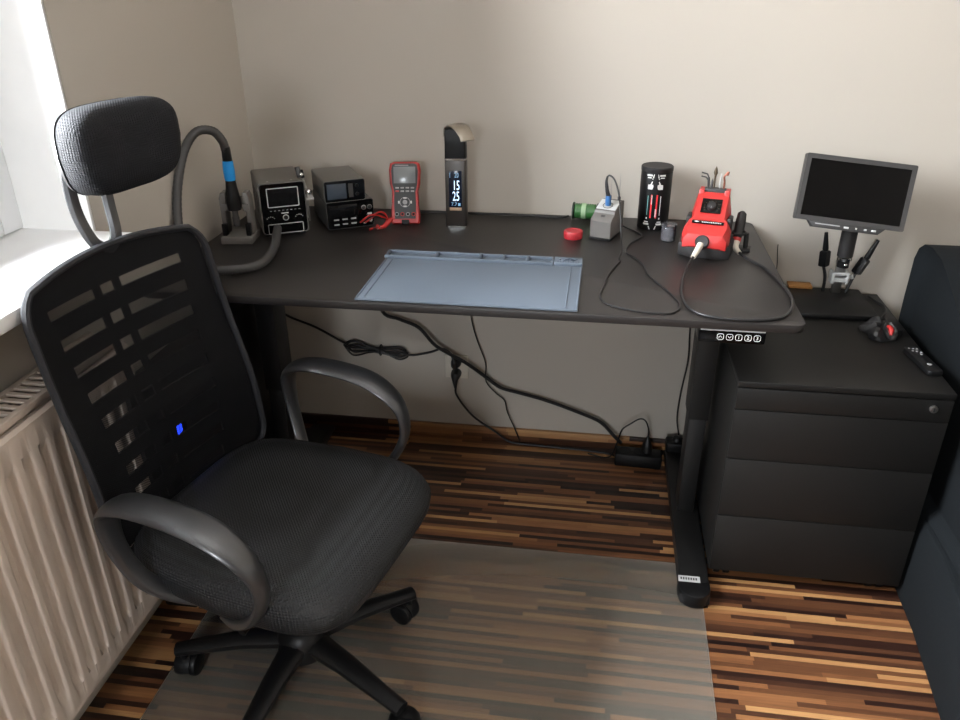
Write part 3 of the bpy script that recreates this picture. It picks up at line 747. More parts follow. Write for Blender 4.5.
fo = fb.build('face', M['mmface'], mm)
MB().box(-.0275, .0275, -.0068, -.006, .104, .146, bev=.0003).build('display', M['lcd'], fo)
MB().box(-.024, .010, -.0067, -.0060, .1482, .1508).build('name_strip', M['gray_key'], fo)
for r_ in range(2):
    for i in range(4):
        MB().box(-.0235+i*.0128, -.0145+i*.0128, -.0080, -.006, .0905-r_*.0085, .0945-r_*.0085, bev=.0008).build('key', M['red' if (r_, i) == (1, 0) else 'gray_key'], fo)
for x, z, a in ((0, .0665, 0), (0, .0455, 0), (-.0155, .056, 1), (.0155, .056, 1)):
    MB().box(x-(.002 if a else .004), x+(.002 if a else .004), -.0078, -.006, z-(.0035 if a else .0018), z+(.0035 if a else .0018), bev=.0006).build('key', M['white_ink'], fo)
k = MB(); k.ring((0, -.0066, .056), .0125, .0008, 'y', M['gray_key']); k.cyl((0, -.008, .056), (0, -.006, .056), .0060, m=M['gray_key'], bev=.0005); k.build('selector_pad', M['gray_key'], fo)
for i in range(4):
    j = MB(); x = -.021+i*.014; j.ring((x, -.0068, .0255), .0042, .0010, 'y', M['red' if i in (1, 3) else 'gray_key']); j.cyl((x, -.0066, .0255), (x, -.006, .0255), .0034, m=M['dark']); j.build('jack', M['dark'], fo)
MB().box(-.010, .010, -.0045, .006, -.001, .012, bev=.002).build('base_notch', M['blkpl'], mm)
MB().prism([(.030, .085), (.034, .085), (.070, .026), (.066, .024)], 'x', -.02, .02).build('kickstand', M['blkpl'], mm)

# ------------------------------------------------------------------ clock lamp
lp = thing('desk_lamp', 'slim folding desk lamp with lit clock display standing right of the multimeter', 'lamp', (-.791, -.145, Z), math.radians(3))
pr = rrect(.056, .040, .006, 4)
mb = MB(); mb.prism(pr, 'z', .004, .179, bev=.001); mb.build('body', M['lampbody'], lp)
for z0, z1 in ((0, .0045), (.1788, .183)):
    MB().prism([(x*1.015, y_*1.02) for x, y_ in pr], 'z', z0, z1).build('chrome_band', M['chrome'], lp)
sd = MB(); sd.loft([[(x, y_, .183) for x, y_ in pr], [(x*.98, y_, .215) for x, y_ in pr], [(x*.94-.0015, y_*.95+.001, .242) for x, y_ in pr], [(x*.80-.004, y_*.85+.002, .256) for x, y_ in pr]]); sd.build('hinge', M['blkpl'], lp)
hd = MB(); hd.xf = Matrix.Translation((-.004, .0, 0)) @ Matrix.Rotation(math.radians(40), 4, 'Z')
path = smooth_path([(0, .018, .235), (0, .012, .256), (0, -.010, .2655), (0, -.034, .2625), (0, -.056, .247), (0, -.064, .235)], 5)
hd.tube(path, .0048, None, 16, flat=[4.4+.9*math.sin(PI*min(1, i/(len(path)*.8))) for i in range(len(path))], up=(0, .5, 1))
hd.build('head', M['lamphead'], lp)
yf = -.020 - .0004
dp = MB().box(-.0175, .0160, yf-.0006, yf+.0006, .056, .152, bev=.0002).build('display', M['clock'], lp)
yt = yf-.0008
t = MB(); t.text('20', .0185, XZ(.003, yt, .1405), M['digit2'], font_scale=(.62, 1)); t.text('15', .0375, XZ(.002, yt, .1130), M['digit'], font_scale=(.52, .95)); t.text('25', .0375, XZ(.001, yt, .0840), M['digit'], font_scale=(.52, .95))
t.text('7.7', .0130, XZ(-.0045, yt, .0635), M['digit2']); t.box(.006, .0125, yf-.0009, yf-.0006, .0595, .0670, M['digit2'])
t.box(-.0150, -.0138, yf-.0009, yf-.0006, .134, .147, M['digit2'])
t.build('digits', M['digit'], dp)
MB().box(-.0165, .0150, yf-.0010, yf+.0006, .0465, .0545, bev=.0003).build('touch_strip', M['gold'], lp)

# ------------------------------------------------------------------ red lid
rc = MB(); rc.lathe([(.021, 0), (.0235, .001), (.0240, .006), (.0240, .0185), (.0225, .0205), (.018, .0205), (.0172, .0190), (.005, .0190)], None, 32)
for i in range(32):
    a = 2*PI*i/32; rc.box(.0238*math.cos(a)-.0006, .0238*math.cos(a)+.0006, .0238*math.sin(a)-.0006, .0238*math.sin(a)+.0006, .004, .017)
tag(rc.build('tin_lid', M['redcap'], loc=(-.476, -.214, Z)), 'round red plastic lid lying on the desk left of the small grey soldering station', 'lid')

# ------------------------------------------------------------------ spool of green wire against the wall
sp = thing('wire_spool', 'spool of shiny green wire lying on its side against the back wall', 'spool', (-.450, -.046, Z), math.radians(-6))
w = MB(); n = 9
prof = [(.0165, -.030)]
for i in range(n*2+1): prof.append((.0195 + .0014*(i % 2), -.028 + .056*i/(n*2)))
prof.append((.0165, .030))
w.xf = Matrix.Translation((0, 0, .0235)) @ Matrix.Rotation(PI/2, 4, 'Y'); w.lathe(prof, None, 28)
w.build('winding', M['green'], sp, sharp=60)
for x in (-.033, .033):
    MB().cyl((x-.0025, 0, .0235), (x+.0025, 0, .0235), .0234, m=M['drkgrn'], bev=.001, seg=28).build('flange', M['drkgrn'], sp)
b = MB(); b.xf = Matrix.Translation((-.004, 0, .0235)) @ Matrix.Rotation(PI/2, 4, 'Y'); b.lathe([(.0212, -.006), (.0216, -.006), (.0216, .006), (.0212, .006)], None, 28); b.build('label_band', mat('pale_green_label', (150, 176, 140), .4), sp)

# ------------------------------------------------------------------ small grey soldering station
gs = thing('mini_soldering_station', 'small grey sloped soldering station with blue connector and tips standing on top', 'soldering station', (-.392, -.178, Z), math.radians(-20))
W3 = .0275
pf = [(-.046, 0), (.048, 0), (.048, .083), (.030, .0865), (-.020, .0695), (-.023, .063), (-.042, .054), (-.048, .048)]
MB().prism(pf, 'x', -W3, W3, bev=.0022).build('housing', M['grypl'], gs)
MB().box(-W3-.0006, W3+.0006, -.047, .046, -.0003+.0006, .006, bev=.001).build('base_trim', M['blkpl'], gs)
tp = MB(); ang = math.atan2(.017, .050)
tp.xf = Matrix.Translation((0, .004, .0782)) @ Matrix.Rotation(ang, 4, 'X')
tp.box(-W3+.002, W3-.002, -.0205, .0225, -.0005, .0016, M['pale'], .0005)
tp.ring((.0, -.004, .002), .0125, .0010, 'z', M['drkmet'])
to = tp.build('top_plate', M['pale'], gs)
dm = MB(); dm.box(-.004, .006, -.0425, -.036, .060, .0610, M['drkmet']); 
bl = MB(); bl.xf = Matrix.Translation((0, -.033, .0590)) @ Matrix.Rotation(math.atan2(.009, .019), 4, 'X'); bl.box(-.005, .005, -.003, .003, 0, .0008); bl.build('logo_mark', M['drkmet'], gs)
for x, y, hgt, r in ((.018, .030, .070, .0016), (-.006, .034, .052, .0012), (-.014, .034, .050, .0012)):
    k = MB(); k.cyl((x, y, .0845), (x, y, .096), .0040 if r > .0014 else .002, m=M['blkpl']); k.cyl((x, y, .096), (x, y, .086+hgt), r, .0004, m=M['steel'], seg=10)
    k.build('soldering_tip', M['steel'], gs)
ci = thing('iron_cord', 'thin black cord with blue plug looping from the small grey station across the desk', 'cable', (-.392, -.180, .842))
c0 = Vector((-.392, -.180, .842))
pl = MB(); pl.cyl((0, 0, .0000), (-.001, -.003, .026), .0076, .0068, m=None, seg=16, bev=.001); o = pl.build('plug', M['navy'], ci); o['label'] = 'blue metal plug'
MB().tube(smooth_path([(-.001, -.003, .025), (-.005, -.004, .040), (-.008, -.003, .060), (-.006, 0, .074)], 5), [.0058-.0035*i/15 for i in range(16)], None, 10).build('strain_relief', M['grip'], ci)
pts = [Vector((-.398, -.180, .915)), Vector((-.392, -.183, .9185)), Vector((-.380, -.194, .910)), Vector((-.368, -.212, .880)), Vector((-.360, -.232, .830)), Vector((-.355, -.256, .785)), (-.353, -.300, .7650), (-.360, -.360, .7645), (-.358, -.385, .7645), (-.366, -.410, .7645), (-.377, -.448, .7645), (-.389, -.500, .7645), (-.394, -.546, .7645), (-.402, -.611, .7645), (-.383, -.655, .7645), (-.325, -.682, .7645), (-.268, -.686, .7645), (-.246, -.668, .7645), (-.2395, -.640, .7645), (-.244, -.605, .7645), (-.257, -.565, .7645), (-.280, -.510, .7645), (-.297, -.462, .7645), (-.303, -.405, .7645), (-.322, -.355, .7645), (-.342, -.316, .7645), (-.332, -.250, .7645), (-.300, -.185, .7645), (-.312, -.150, .7645), (-.340, -.118, .766), (-.372, -.1075, .778)]
MB().tube([p - c0 for p in smooth_path(pts, 6)], .0021, None, 8).build('cord', M['cable'], ci)

# ------------------------------------------------------------------ printed black tube
cn = thing('screwdriver_tube', 'tall black cylindrical box printed with white thumbs and red tools, by the wall', 'box', (-.2705, -.088, Z))
R_ = .0405; HC = .164
MB().lathe([(R_-.003, 0), (R_-.0005, .0008), (R_, .003), (R_, HC-.012), (R_-.0002, HC-.0115)], None, 48).build('tube', M['blkpl'], cn)
MB().lathe([(R_+.0004, HC-.012), (R_+.0008, HC-.011), (R_+.0008, HC-.002), (R_-.001, HC), (.004, HC)], None, 48).build('lid', M['grip'], cn)
pm = MB()
A0 = -PI/2 - .09
def dec(poly, m, dz=0):      # ink laid on the curved wall; poly in metres around / up
    r0, r1 = R_+.0002, R_+.0005
    if len(poly) == 2:
        (u0, z0), (u1, z1) = poly; n = 4
        poly = [(u0+(u1-u0)*i/n, z0) for i in range(n+1)] + [(u1-(u1-u0)*i/n, z1) for i in range(n+1)]
    q = lambda p, r: (r*math.cos(A0+p[0]/R_), r*math.sin(A0+p[0]/R_), p[1])
    pm.loft([[q(p, r0) for p in poly], [q(p, r1) for p in poly]], M[m])
thumb = [(-.008, 0.1097), (.004, 0.1097), (.0065, 0.1170), (.0055, 0.1223), (.002, 0.1223), (.004, 0.1296), (.0022, 0.1311), (-.002, 0.1223), (-.008, 0.1212)]
dec([(x-.0115, z) for x, z in thumb], 'white_ink'); dec([(-x+.0115, z) for x, z in reversed(thumb)], 'white_ink')
for sgn in (-1, 1):
    def d2(poly, m):
        p = [(sgn*a, b) for a, b in poly]
        if len(p) == 2: p = [(min(p[0][0], p[1][0]), p[0][1]), (max(p[0][0], p[1][0]), p[1][1])]
        elif sgn < 0: p = p[::-1]
        dec(p, m)
    d2([(.0055, 0.1395), (.0085, 0.1395), (.0060, 0.1489), (.0045, 0.1489)], 'white_ink'); d2([(.0095, 0.1437), (.024, 0.1479)], 'white_ink'); d2([(.007, 0.1358), (.0095, 0.1381)], 'white_ink'); d2([(.0115, 0.1385), (.022, 0.1411)], 'white_ink')
    d2([(.0155, 0.0418), (.0172, 0.0930)], 'teal_ink' if sgn < 0 else 'white_ink'); d2([(.0148, 0.0313), (.0180, 0.0355)], 'white_ink')
    d2([(.0050, 0.0345), (.0088, 0.0961)], 'red_ink')
    if sgn < 0: d2([(.0050, 0.0711), (.0072, 0.0940)], 'white_ink')
    else: d2([(.0040, 0.0376), (.0072, 0.0585)], 'white_ink')
    d2([(.0095, 0.0157), (.024, 0.0204)], 'white_ink'); d2([(.0115, 0.0225), (.022, 0.0251)], 'white_ink'); d2([(.0045, 0.0042), (.0075, 0.0042), (.0105, 0.0131), (.0080, 0.0131)], 'white_ink')
pm.build('print', M['white_ink'], cn)

# ------------------------------------------------------------------ clear jar behind the red station
jr = thing('plastic_jar', 'small clear plastic jar half hidden behind the red soldering station', 'jar', (-.2360, -.200, Z))
MB().lathe([(.001, .001), (.017, .0005), (.0185, .002), (.0185, .036), (.0175, .038), (.0165, .038), (.0168, .036), (.0168, .003), (.001, .002)], None, 28).build('cup', M['jar'], jr)
MB().lathe([(.001, .043), (.0185, .043), (.0195, .042), (.0195, .0365), (.0187, .0365)], None, 28).build('lid', M['jar'], jr)

# ------------------------------------------------------------------ red soldering station
rs = thing('red_soldering_station', 'red and black wedge shaped soldering station with tools standing in its top', 'soldering station', (-.1475, -.262, Z), math.radians(-13))
b = MB(); b.prism([(-.060, -.062), (-.035, -.074), (.035, -.074), (.060, -.062), (.064, .02), (.050, .075), (-.050, .075), (-.064, .02)], 'z', 0, .032, bev=.003)
b.build('base', M['grip'], rs)
def sec(pts): return pts
# body as lofted cross sections from front to back: (y, half width bottom, half width top, z bottom, z top)
S = [(-.078, .036, .028, .030, .044), (-.072, .050, .040, .024, .058), (-.050, .056, .046, .024, .072), (-.028, .055, .043, .026, .082), (-.024, .048, .035, .026, .085), (.005, .046, .034, .026, .108), (.030, .046, .035, .026, .127), (.040, .045, .034, .026, .132), (.062, .042, .030, .026, .128), (.070, .038, .026, .026, .112)]
bd = MB()
bd.loft([[(-a, y, z0), (-a, y, z0+(z1-z0)*.6), (-b_-.003, y, z1-.004), (-b_, y, z1), (b_, y, z1), (b_+.003, y, z1-.004), (a, y, z0+(z1-z0)*.6), (a, y, z0)] for y, a, b_, z0, z1 in S])
bd.build('body', M['red'], rs, sharp=24)
sl = math.atan2(.127-.085, .030+.024)
X_ = Matrix.Translation((0, .003, .1068+.0008)) @ Matrix.Rotation(sl, 4, 'X')
kp = MB(); kp.xf = X_; kp.box(-.0235, .0235, -.021, .021, 0, .0020, bev=.0008); ko = kp.build('control_panel', M['gloss'], rs)
kn = MB(); kn.xf = X_; kn.cyl((.001, -.004, .002), (.001, -.004, .012), .0125, .0105, m=M['grip'], bev=.0015, seg=24); kn.box(.0004, .0014, -.014, -.008, .0118, .0124, M['gray_key']); kn.build('knob', M['grip'], ko)
ms = MB(); ms.xf = X_
for j in range(11):
    a = -.6 + j*(PI+1.2)/10; ms.box(.001+.0175*math.cos(a)-.0012, .001+.0175*math.cos(a)+.0012, -.004+.0175*math.sin(a)-.0008, -.004+.0175*math.sin(a)+.0008, .0018, .0023, M['brass'])
ms.build('dial_marks', M['gold'], ko)
lb = MB(); lb.xf = Matrix.Translation((0, -.0385, .0780)) @ Matrix.Rotation(math.atan2(.010, .022), 4, 'X')
lb.box(-.037, .037, -.0055, .0055, 0, .0016, M['gloss'], .0006); lb.prism([(-.032, 0), (-.026, -.0025), (-.020, 0), (-.026, .0025)], 'z', .0014, .0019, M['white_ink'])
for i in range(11): lb.box(-.014+i*.0042, -.0112+i*.0042, -.0016, .0018 - .0008*(i % 3 == 1), .0014, .0019, M['white_ink'])
lb.build('name_plate', M['gloss'], rs)
rk = MB(); rk.box(-.026, .026, .042, .062, .124, .140, bev=.002); rk.build('tool_rack', M['drkmet'], rs)
for sx_ in (-1, 1):
    MB().box(sx_*.0475-.006, sx_*.0475+.006, -.018, .020, .030, .086, bev=.003).build('side_grip', M['grip'], rs)
    MB().prism([(.030, .122), (.066, .116), (.066, .138), (.036, .138)], 'x', sx_*.030-.006, sx_*.030+.006, bev=.001).build('horn', M['red'], rs)
sk = MB(); sk.xf = Matrix.Translation((-.004, -.071, .038)) @ Matrix.Rotation(math.radians(62), 4, 'X'); sk.lathe([(.0145, 0), (.0165, .002), (.0165, .012), (.014, .015), (.010, .015)], None, 24); sk.build('socket', M['grip'], rs)
hld = MB(); hld.prism([(.066, .012), (.102, .012), (.102, .050), (.066, .050)], 'z', 0, .005, bev=.001); hld.tube([(.090, .030, .004), (.089, .029, .043)], .0055, None, 10); hld.ring((.071, .026, .043), .0160, .0030, 'z', None)
hld.build('iron_holder', M['grip'], rs)
# tools standing in the rack
def tool(name, label, x, build, m, rx=0, ry=0):
    wp = rs.matrix_basis @ Vector((x, .052, .1405))
    o = build(MB()).build(name, m); o.location = wp; o.rotation_euler = (rx, ry, math.radians(-13)); return tag(o, label, 'tool', 'small tools in the red station rack')
tool('soldering_tip', 'bronze flame shaped tip, tallest tool standing in the red station', -.004, lambda k: k.tube([(0, 0, 0), (0, 0, .024), (0, 0, .030), (0, 0, .036), (0, 0, .044), (0, 0, .052)], [.0020, .0020, .0028, .0052, .0034, .0006], None, 10), M['brass'])
tool('tweezers', 'grey forked tweezers leaning left out of the red station rack', -.017, lambda k: k.tube([(0, 0, 0), (-.003, 0, .024)], .003, None, 8).tube([(-.002, 0, .022), (-.006, 0, .032), (-.020, 0, .035)], .0018, None, 6).tube([(-.002, 0, .016), (-.008, 0, .024), (-.020, 0, .026)], .0018, None, 6), M['drkmet'])
tool('hook_pick', 'copper hooked pick at the right end of the red station rack', .019, lambda k: k.tube(smooth_path([(0, 0, 0), (0, 0, .016), (-.002, 0, .028), (.003, 0, .036), (.007, 0, .041), (.005, 0, .032)], 4), .0024, None, 8), M['copper'])
tool('spare_tip', 'thin pale tip standing right of the tallest tool in the red station', .009, lambda k: k.tube([(0, 0, 0), (0, 0, .022), (.001, 0, .036)], [.0017, .0017, .0006], None, 8), M['pale'])
tool('stub_tip', 'short dark tip standing behind the tweezers in the red station', -.010, lambda k: k.tube([(0, 0, 0), (0, 0, .014), (0, 0, .022)], [.0032, .0030, .0006], None, 8), M['drkmet'])

# ------------------------------------------------------------------ soldering iron with its cable
si = thing('soldering_iron', 'soldering iron with black grip and ivory sleeve in the holder right of the red station', 'soldering iron', (-.060, -.262, Z))
i0 = Vector((-.060, -.262, Z))
def lp_(*p): return Vector(p) - i0
gp = [lp_(-.0665, -.222, .848), lp_(-.0670, -.225, .845), lp_(-.0700, -.237, .828), lp_(-.0745, -.252, .803), lp_(-.0770, -.260, .792)]
MB().tube(gp, [.006, .0105, .0122, .0112, .0095], None, 16).build('grip', M['grip'], si)
MB().tube([lp_(-.0768, -.2592, .7935), lp_(-.0782, -.264, .7865)], [.0102, .0096], None, 16).build('ring', M['red'], si)['label'] = 'red ring'
MB().tube(smooth_path([lp_(-.0782, -.264, .787), lp_(-.0805, -.272, .780), lp_(-.0800, -.288, .7745), lp_(-.0740, -.303, .7705)], 4), [.0092-.0036*i/12 for i in range(13)], None, 14).build('sleeve', M['ivory'], si)['label'] = 'ivory strain relief sleeve'
cab_pts = [(-.0745, -.302, .7708), (-.062, -.325, .7668), (-.029, -.390, .7660), (-.012, -.471, .7660), (-.004, -.547, .7660), (-.010, -.610, .7660), (-.034, -.668, .7660), (-.070, -.6935, .7660), (-.115, -.7020, .7660), (-.165, -.6985, .7660), (-.205, -.680, .7660), (-.226, -.635, .7668), (-.2285, -.561, .7660), (-.2165, -.467, .7665), (-.203, -.410, .771), (-.190, -.378, .7815)]
MB().tube([Vector(p) - i0 for p in smooth_path(cab_pts, 7)], .0034, None, 10).build('cable', M['cable'], si)
MB().tube([lp_(-.1910, -.3800, .7810), lp_(-.1810, -.3600, .790), lp_(-.1725, -.342, .7995)], [.0058, .0074, .0084], None, 14).build('plug_sleeve', M['ivory'], si)['label'] = 'ivory plug sleeve'

# ------------------------------------------------------------------ desk-back cable and stray wires
cable('wall_cable', 'black cable lying along the back edge of the desk beside the lamp', [(-.99, -.060, .766), (-.90, -.046, .7658), (-.84, -.037, .7658), (-.773, -.037, .7658), (-.659, -.036, .7658), (-.58, -.042, .7658), (-.519, -.045, .7658), (-.497, -.030, .7658)], .0032, M['cable'])
cable('hanging_cord', 'thin dark wire hanging on the wall just right of the desk', [(.080, -.004, .700), (.0825, -.003, .675), (.086, -.004, .650), (.088, -.003, .622)], .0012, M['cable'])

# ------------------------------------------------------------------ wall socket, cables and power strip under the desk
so = thing('wall_socket', 'ivory double wall socket under the desk with black plugs in it', 'socket', (-.826, 0, .258))
MB().box(-.037, .037, -.011, -.0006, -.038, .042, bev=.003).build('plate', M['ivory'], so)
for z in (-.017, .021): MB().cyl((.0, -.0125, z), (.0, -.0105, z), .0165, m=M['pale']).build('socket_well', M['pale'], so)
CG = 'black cables hanging under the desk'
k = thing('power_plug', 'lower black plug in the wall socket, its cord dropping to the power strip', 'plug', (-.826, -.0130, .241), group=CG)
MB().tube([(0, 0, 0), (0, -.010, 0), (0, -.026, -.002), (0, -.030, -.010), (0, -.028, -.030), (.0, -.024, -.045)], [.0165, .0165, .014, .010, .006, .0035], None, 14, up=(1, 0, 0)).build('plug_body', M['cable'], k)
MB().tube([Vector(p) - Vector((-.826, -.0130, .241)) for p in smooth_path([(-.826, -.037, .198), (-.824, -.035, .175), (-.80, -.030, .130), (-.765, -.030, .090), (-.70, -.032, .045), (-.655, -.032, .012), (-.606, -.030, .0045), (-.50, -.034, .0045), (-.40, -.040, .0045), (-.33, -.050, .0045), (-.306, -.070, .006)], 7)], .0034, None, 8).build('cord', M['cable'], k)
k = thing('cord_bundle', 'black power cord tied in a bundle on the wall, left of the socket', 'cable', (-1.05, -.018, .31), group=CG)
o0 = Vector((-1.05, -.018, .31))
MB().tube([Vector(p) - o0 for p in smooth_path([(-1.385, -.035, .435), (-1.352, -.022, .405), (-1.273, -.020, .374), (-1.205, -.022, .338), (-1.170, -.024, .322)], 6)], .0038, None, 8).build('cord', M['cable'], k)
lo = MB()
for j in range(4):
    dz = (j-1.5)*.006; dy = -.010*(j % 2)
    pts = [(-1.195-.003*j, -.018+dy, .318+dz), (-1.170, -.020+dy, .336+dz*1.6), (-1.11, -.020+dy, .322+dz*.6), (-1.06, -.020+dy, .314-dz*.6), (-1.00, -.020+dy, .318-dz), (-.975+.003*j, -.018+dy, .300-dz), (-1.00, -.020+dy, .284-dz), (-1.06, -.020+dy, .300+dz*.6), (-1.11, -.020+dy, .304-dz*.6), (-1.17, -.020+dy, .296-dz*1.6), (-1.195-.003*j, -.018+dy, .318+dz)]
    lo.tube([Vector(p) - o0 for p in smooth_path(pts, 6)], .0036, None, 8)
lo.build('coil', M['cable'], k).scale = (.86, 1, .74)
MB().tube([Vector((-1.065, -.022, .309)) - o0 + Vector((0, .017*math.cos(a), .017*math.sin(a))) for a in [2*PI*i/14 for i in range(15)]], .0022, None, 6, up=(1, 0, 0)).build('tie', M['blkpl'], k)
MB().tube([Vector(p) - o0 for p in smooth_path([(-.985, -.022, .298), (-.955, -.022, .299), (-.905, -.022, .312), (-.870, -.022, .326), (-.845, -.030, .320), (-.832, -.038, .305)], 6)], .0036, None, 8).build('tail', M['cable'], k)
MB().tube([Vector(p) - o0 for p in [(-.826, -.0130, .279), (-.826, -.024, .279), (-.826, -.040, .281), (-.828, -.043, .290), (-.831, -.040, .306)]], [.0165, .0165, .013, .009, .004], None, 14, up=(1, 0, 0)).build('plug_body', M['cable'], k)
cable('thick_cable', 'thick black cable sagging along the wall from the desk edge down to the power strip', [(-1.075, -.16, .735), (-1.060, -.10, .60), (-1.044, -.050, .455), (-.995, -.042, .428), (-.934, -.044, .404), (-.880, -.054, .350), (-.795, -.050, .300), (-.735, -.035, .248), (-.685, -.030, .208), (-.622, -.030, .192), (-.543, -.030, .173), (-.448, -.030, .141), (-.369, -.034, .111), (-.325, -.050, .075), (-.300, -.072, .062)], .0055, M['cable'], group=CG)
cable('thin_wire', 'thin kinked black wire hanging from the desk middle to the skirting', [(-.790, -.06, .738), (-.783, -.030, .58), (-.777, -.018, .442), (-.759, -.018, .363), (-.733, -.018, .285), (-.731, -.018, .220), (-.700, -.018, .180), (-.672, -.018, .155), (-.663, -.018, .114), (-.640, -.020, .060), (-.620, -.024, .010)], .0020, M['cable'], group=CG)
cable('adapter_cord', 'thin black cord running down beside the right desk leg to the plug adapter', [(-.140, -.060, .700), (-.134, -.052, .56), (-.133, -.050, .455), (-.127, -.050, .352), (-.136, -.052, .250), (-.139, -.054, .160), (-.128, -.060, .100)], .0024, M['cable'], group=CG)
ps_ = thing('power_strip', 'black power strip on the floor against the wall by the right desk leg', 'power strip', (-.235, -.085, .0004), math.radians(-2))
MB().box(-.082, .060, -.027, .027, 0, .044, bev=.006).build('case', M['blkpl'], ps_)
for i in range(2): MB().cyl((-.052+i*.045, 0, .0435), (-.052+i*.045, 0, .0455), .019, m=M['dark']).build('socket_well', M['dark'], ps_)
k = thing('small_plug', 'small black plug with a looping cord, standing in the power strip', 'plug', (-.222, -.085, .0475), group='plugs on the power strip')
MB().tube([(0, 0, 0), (0, 0, .012), (0, 0, .028), (0, .001, .040), (.001, .002, .052)], [.0165, .0170, .014, .008, .0035], None, 14).build('plug_body', M['cable'], k)
MB().tube([Vector(p) - Vector((-.222, -.085, .0475)) for p in smooth_path([(-.221, -.083, .097), (-.222, -.083, .125), (-.234, -.083, .155), (-.252, -.083, .160), (-.276, -.083, .142), (-.300, -.084, .120), (-.310, -.084, .085), (-.325, -.086, .030), (-.345, -.070, .0032), (-.40, -.055, .0032)], 6)], .0024, None, 8).build('cord', M['cable'], k)
k = thing('plug_adapter', 'square black plug adapter beside the power strip, under the hanging cord', 'adapter', (-.1325, -.062, .047), group='plugs on the power strip')
MB().box(-.032, .032, -.024, .024, 0, .034, bev=.006).build('case', M['blkpl'], k); MB().cyl((0, -.0, .033), (0, 0, .046), .015, .011, m=M['blkpl'], bev=.002).build('plug_body', M['blkpl'], k)

# ------------------------------------------------------------------ blue readout seen through the chair, on an added box standing in for shade
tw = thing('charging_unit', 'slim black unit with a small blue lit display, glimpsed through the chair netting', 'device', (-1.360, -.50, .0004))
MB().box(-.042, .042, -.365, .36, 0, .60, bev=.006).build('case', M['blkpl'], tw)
d = MB(); d.xf = Matrix.Translation((.0424, -.297, .468)) @ Matrix.Rotation(PI/2, 4, 'Z') @ Matrix.Rotation(PI/2, 4, 'X')
d.box(-.040, .040, -.026, .026, -.0005, .0004, M['gloss'])
for i in range(4): d.box(-.024+i*.0115, -.016+i*.0115, -.014, .014, .0003, .0010, M['bluelit'])
d.box(.018, .020, -.010, -.008, .0003, .0010, M['digit2'])
d.build('display', M['bluelit'], tw)

# ------------------------------------------------------------------ digital microscope on the cabinet
CZ = CZ1 + .0004
mi = thing('digital_microscope', 'digital microscope with tilted black screen on a flat black base, on the cabinet', 'microscope', (.207, -.13, CZ))
m0 = Vector((.207, -.13, CZ))
L3 = lambda *p: Vector(p) - m0
MB().box(-.098, .098, -.096, .096, 0, .013, bev=.003).build('base_plate', M['blkpl'], mi)
px_ = .236 - m0.x; py_ = -.062 - m0.y
k = MB(); k.box(px_-.011, px_+.011, py_-.008, py_+.008, .012, .112, bev=.001); k.build('post', M['steel'], mi)
k = MB(); k.box(px_-.022, px_-.015, py_-.020, py_+.012, .042, .074, bev=.001); k.box(px_+.015, px_+.022, py_-.020, py_+.012, .042, .074, bev=.001); k.box(px_-.022, px_+.022, py_-.018, py_-.010, .066, .074, bev=.001); k.box(px_-.018, px_+.018, py_-.019, py_-.011, .048, .058, bev=.001)
k.cyl((px_+.022, py_-.004, .056), (px_+.034, py_-.004, .060), .0035, m=None); k.cyl((px_+.031, py_-.004, .059), (px_+.036, py_-.004, .0605), .0065)
k.build('clamp', M['pale'], mi)
k = MB(); k.xf = Matrix.Translation((px_-.001, py_-.022, .092)); k.lathe([(.010, 0), (.015, .001), (.015, .016), (.013, .018)], M['blkpl'], 24); k.ball((.002, -.014, .010), .005, M['chrome']); k.lathe([(.014, .020), (.0185, .021), (.0185, .028), (.0165, .030)], M['chrome'], 24); k.build('lens_ring', M['chrome'], mi)
k = MB(); k.xf = Matrix.Translation((px_-.001, py_-.022, .122)); k.lathe([(.0175, 0), (.0195, .001), (.0200, .070), (.0185, .098), (.012, .100)], None, 28); k.build('camera_tube', M['grip'], mi)
ax = math.radians(-16)
sc = bpy.data.objects.new('monitor', None)
sx0 = L3(.207, -.152, .888)
xf = Matrix.Translation(sx0) @ Matrix.Rotation(math.radians(5.6), 4, 'Y') @ Matrix.Rotation(ax, 4, 'X')
k = MB(); k.xf = xf; k.prism(rrect(.262, .160, .004, 3), 'y', .022, 0, bev=.002); k.frame(.262, .160, .0115, -.003, .001, M['drkmet'], .004)
mo = k.build('monitor', M['drkmet'], mi)
k = MB(); k.xf = xf; k.box(-.1205, .1205, -.0012, .0008, -.069, .069); k.build('screen', M['gloss'], mo)
k = MB(); k.xf = xf; k.prism([(-.098, -.079), (.090, -.079), (.074, -.095), (-.086, -.095)], 'y', -.001, .018, bev=.002)
so_ = k.build('button_strip', M['drkmet'], mo)
for x, w_ in ((.002, .012), (.026, .004), (.048, .006), (.068, .011)):
    b = MB(); b.xf = xf; b.box(x-w_/2-.006, x+w_/2-.006, -.0030, -.0005, -.0895, -.0850, bev=.0006); b.build('button', M['pale'], mo)
k = MB(); k.xf = xf; k.box(-.080, -.020, -.0020, -.0005, -.0870, -.0845); k.build('print', M['gray_key'], mo)
k = MB(); k.tube([xf @ Vector((.02, .02, -.03)), L3(.236, -.092, .800), L3(.236, -.088, .775)], .012, None, 12); k.build('swivel', M['blkpl'], mi)
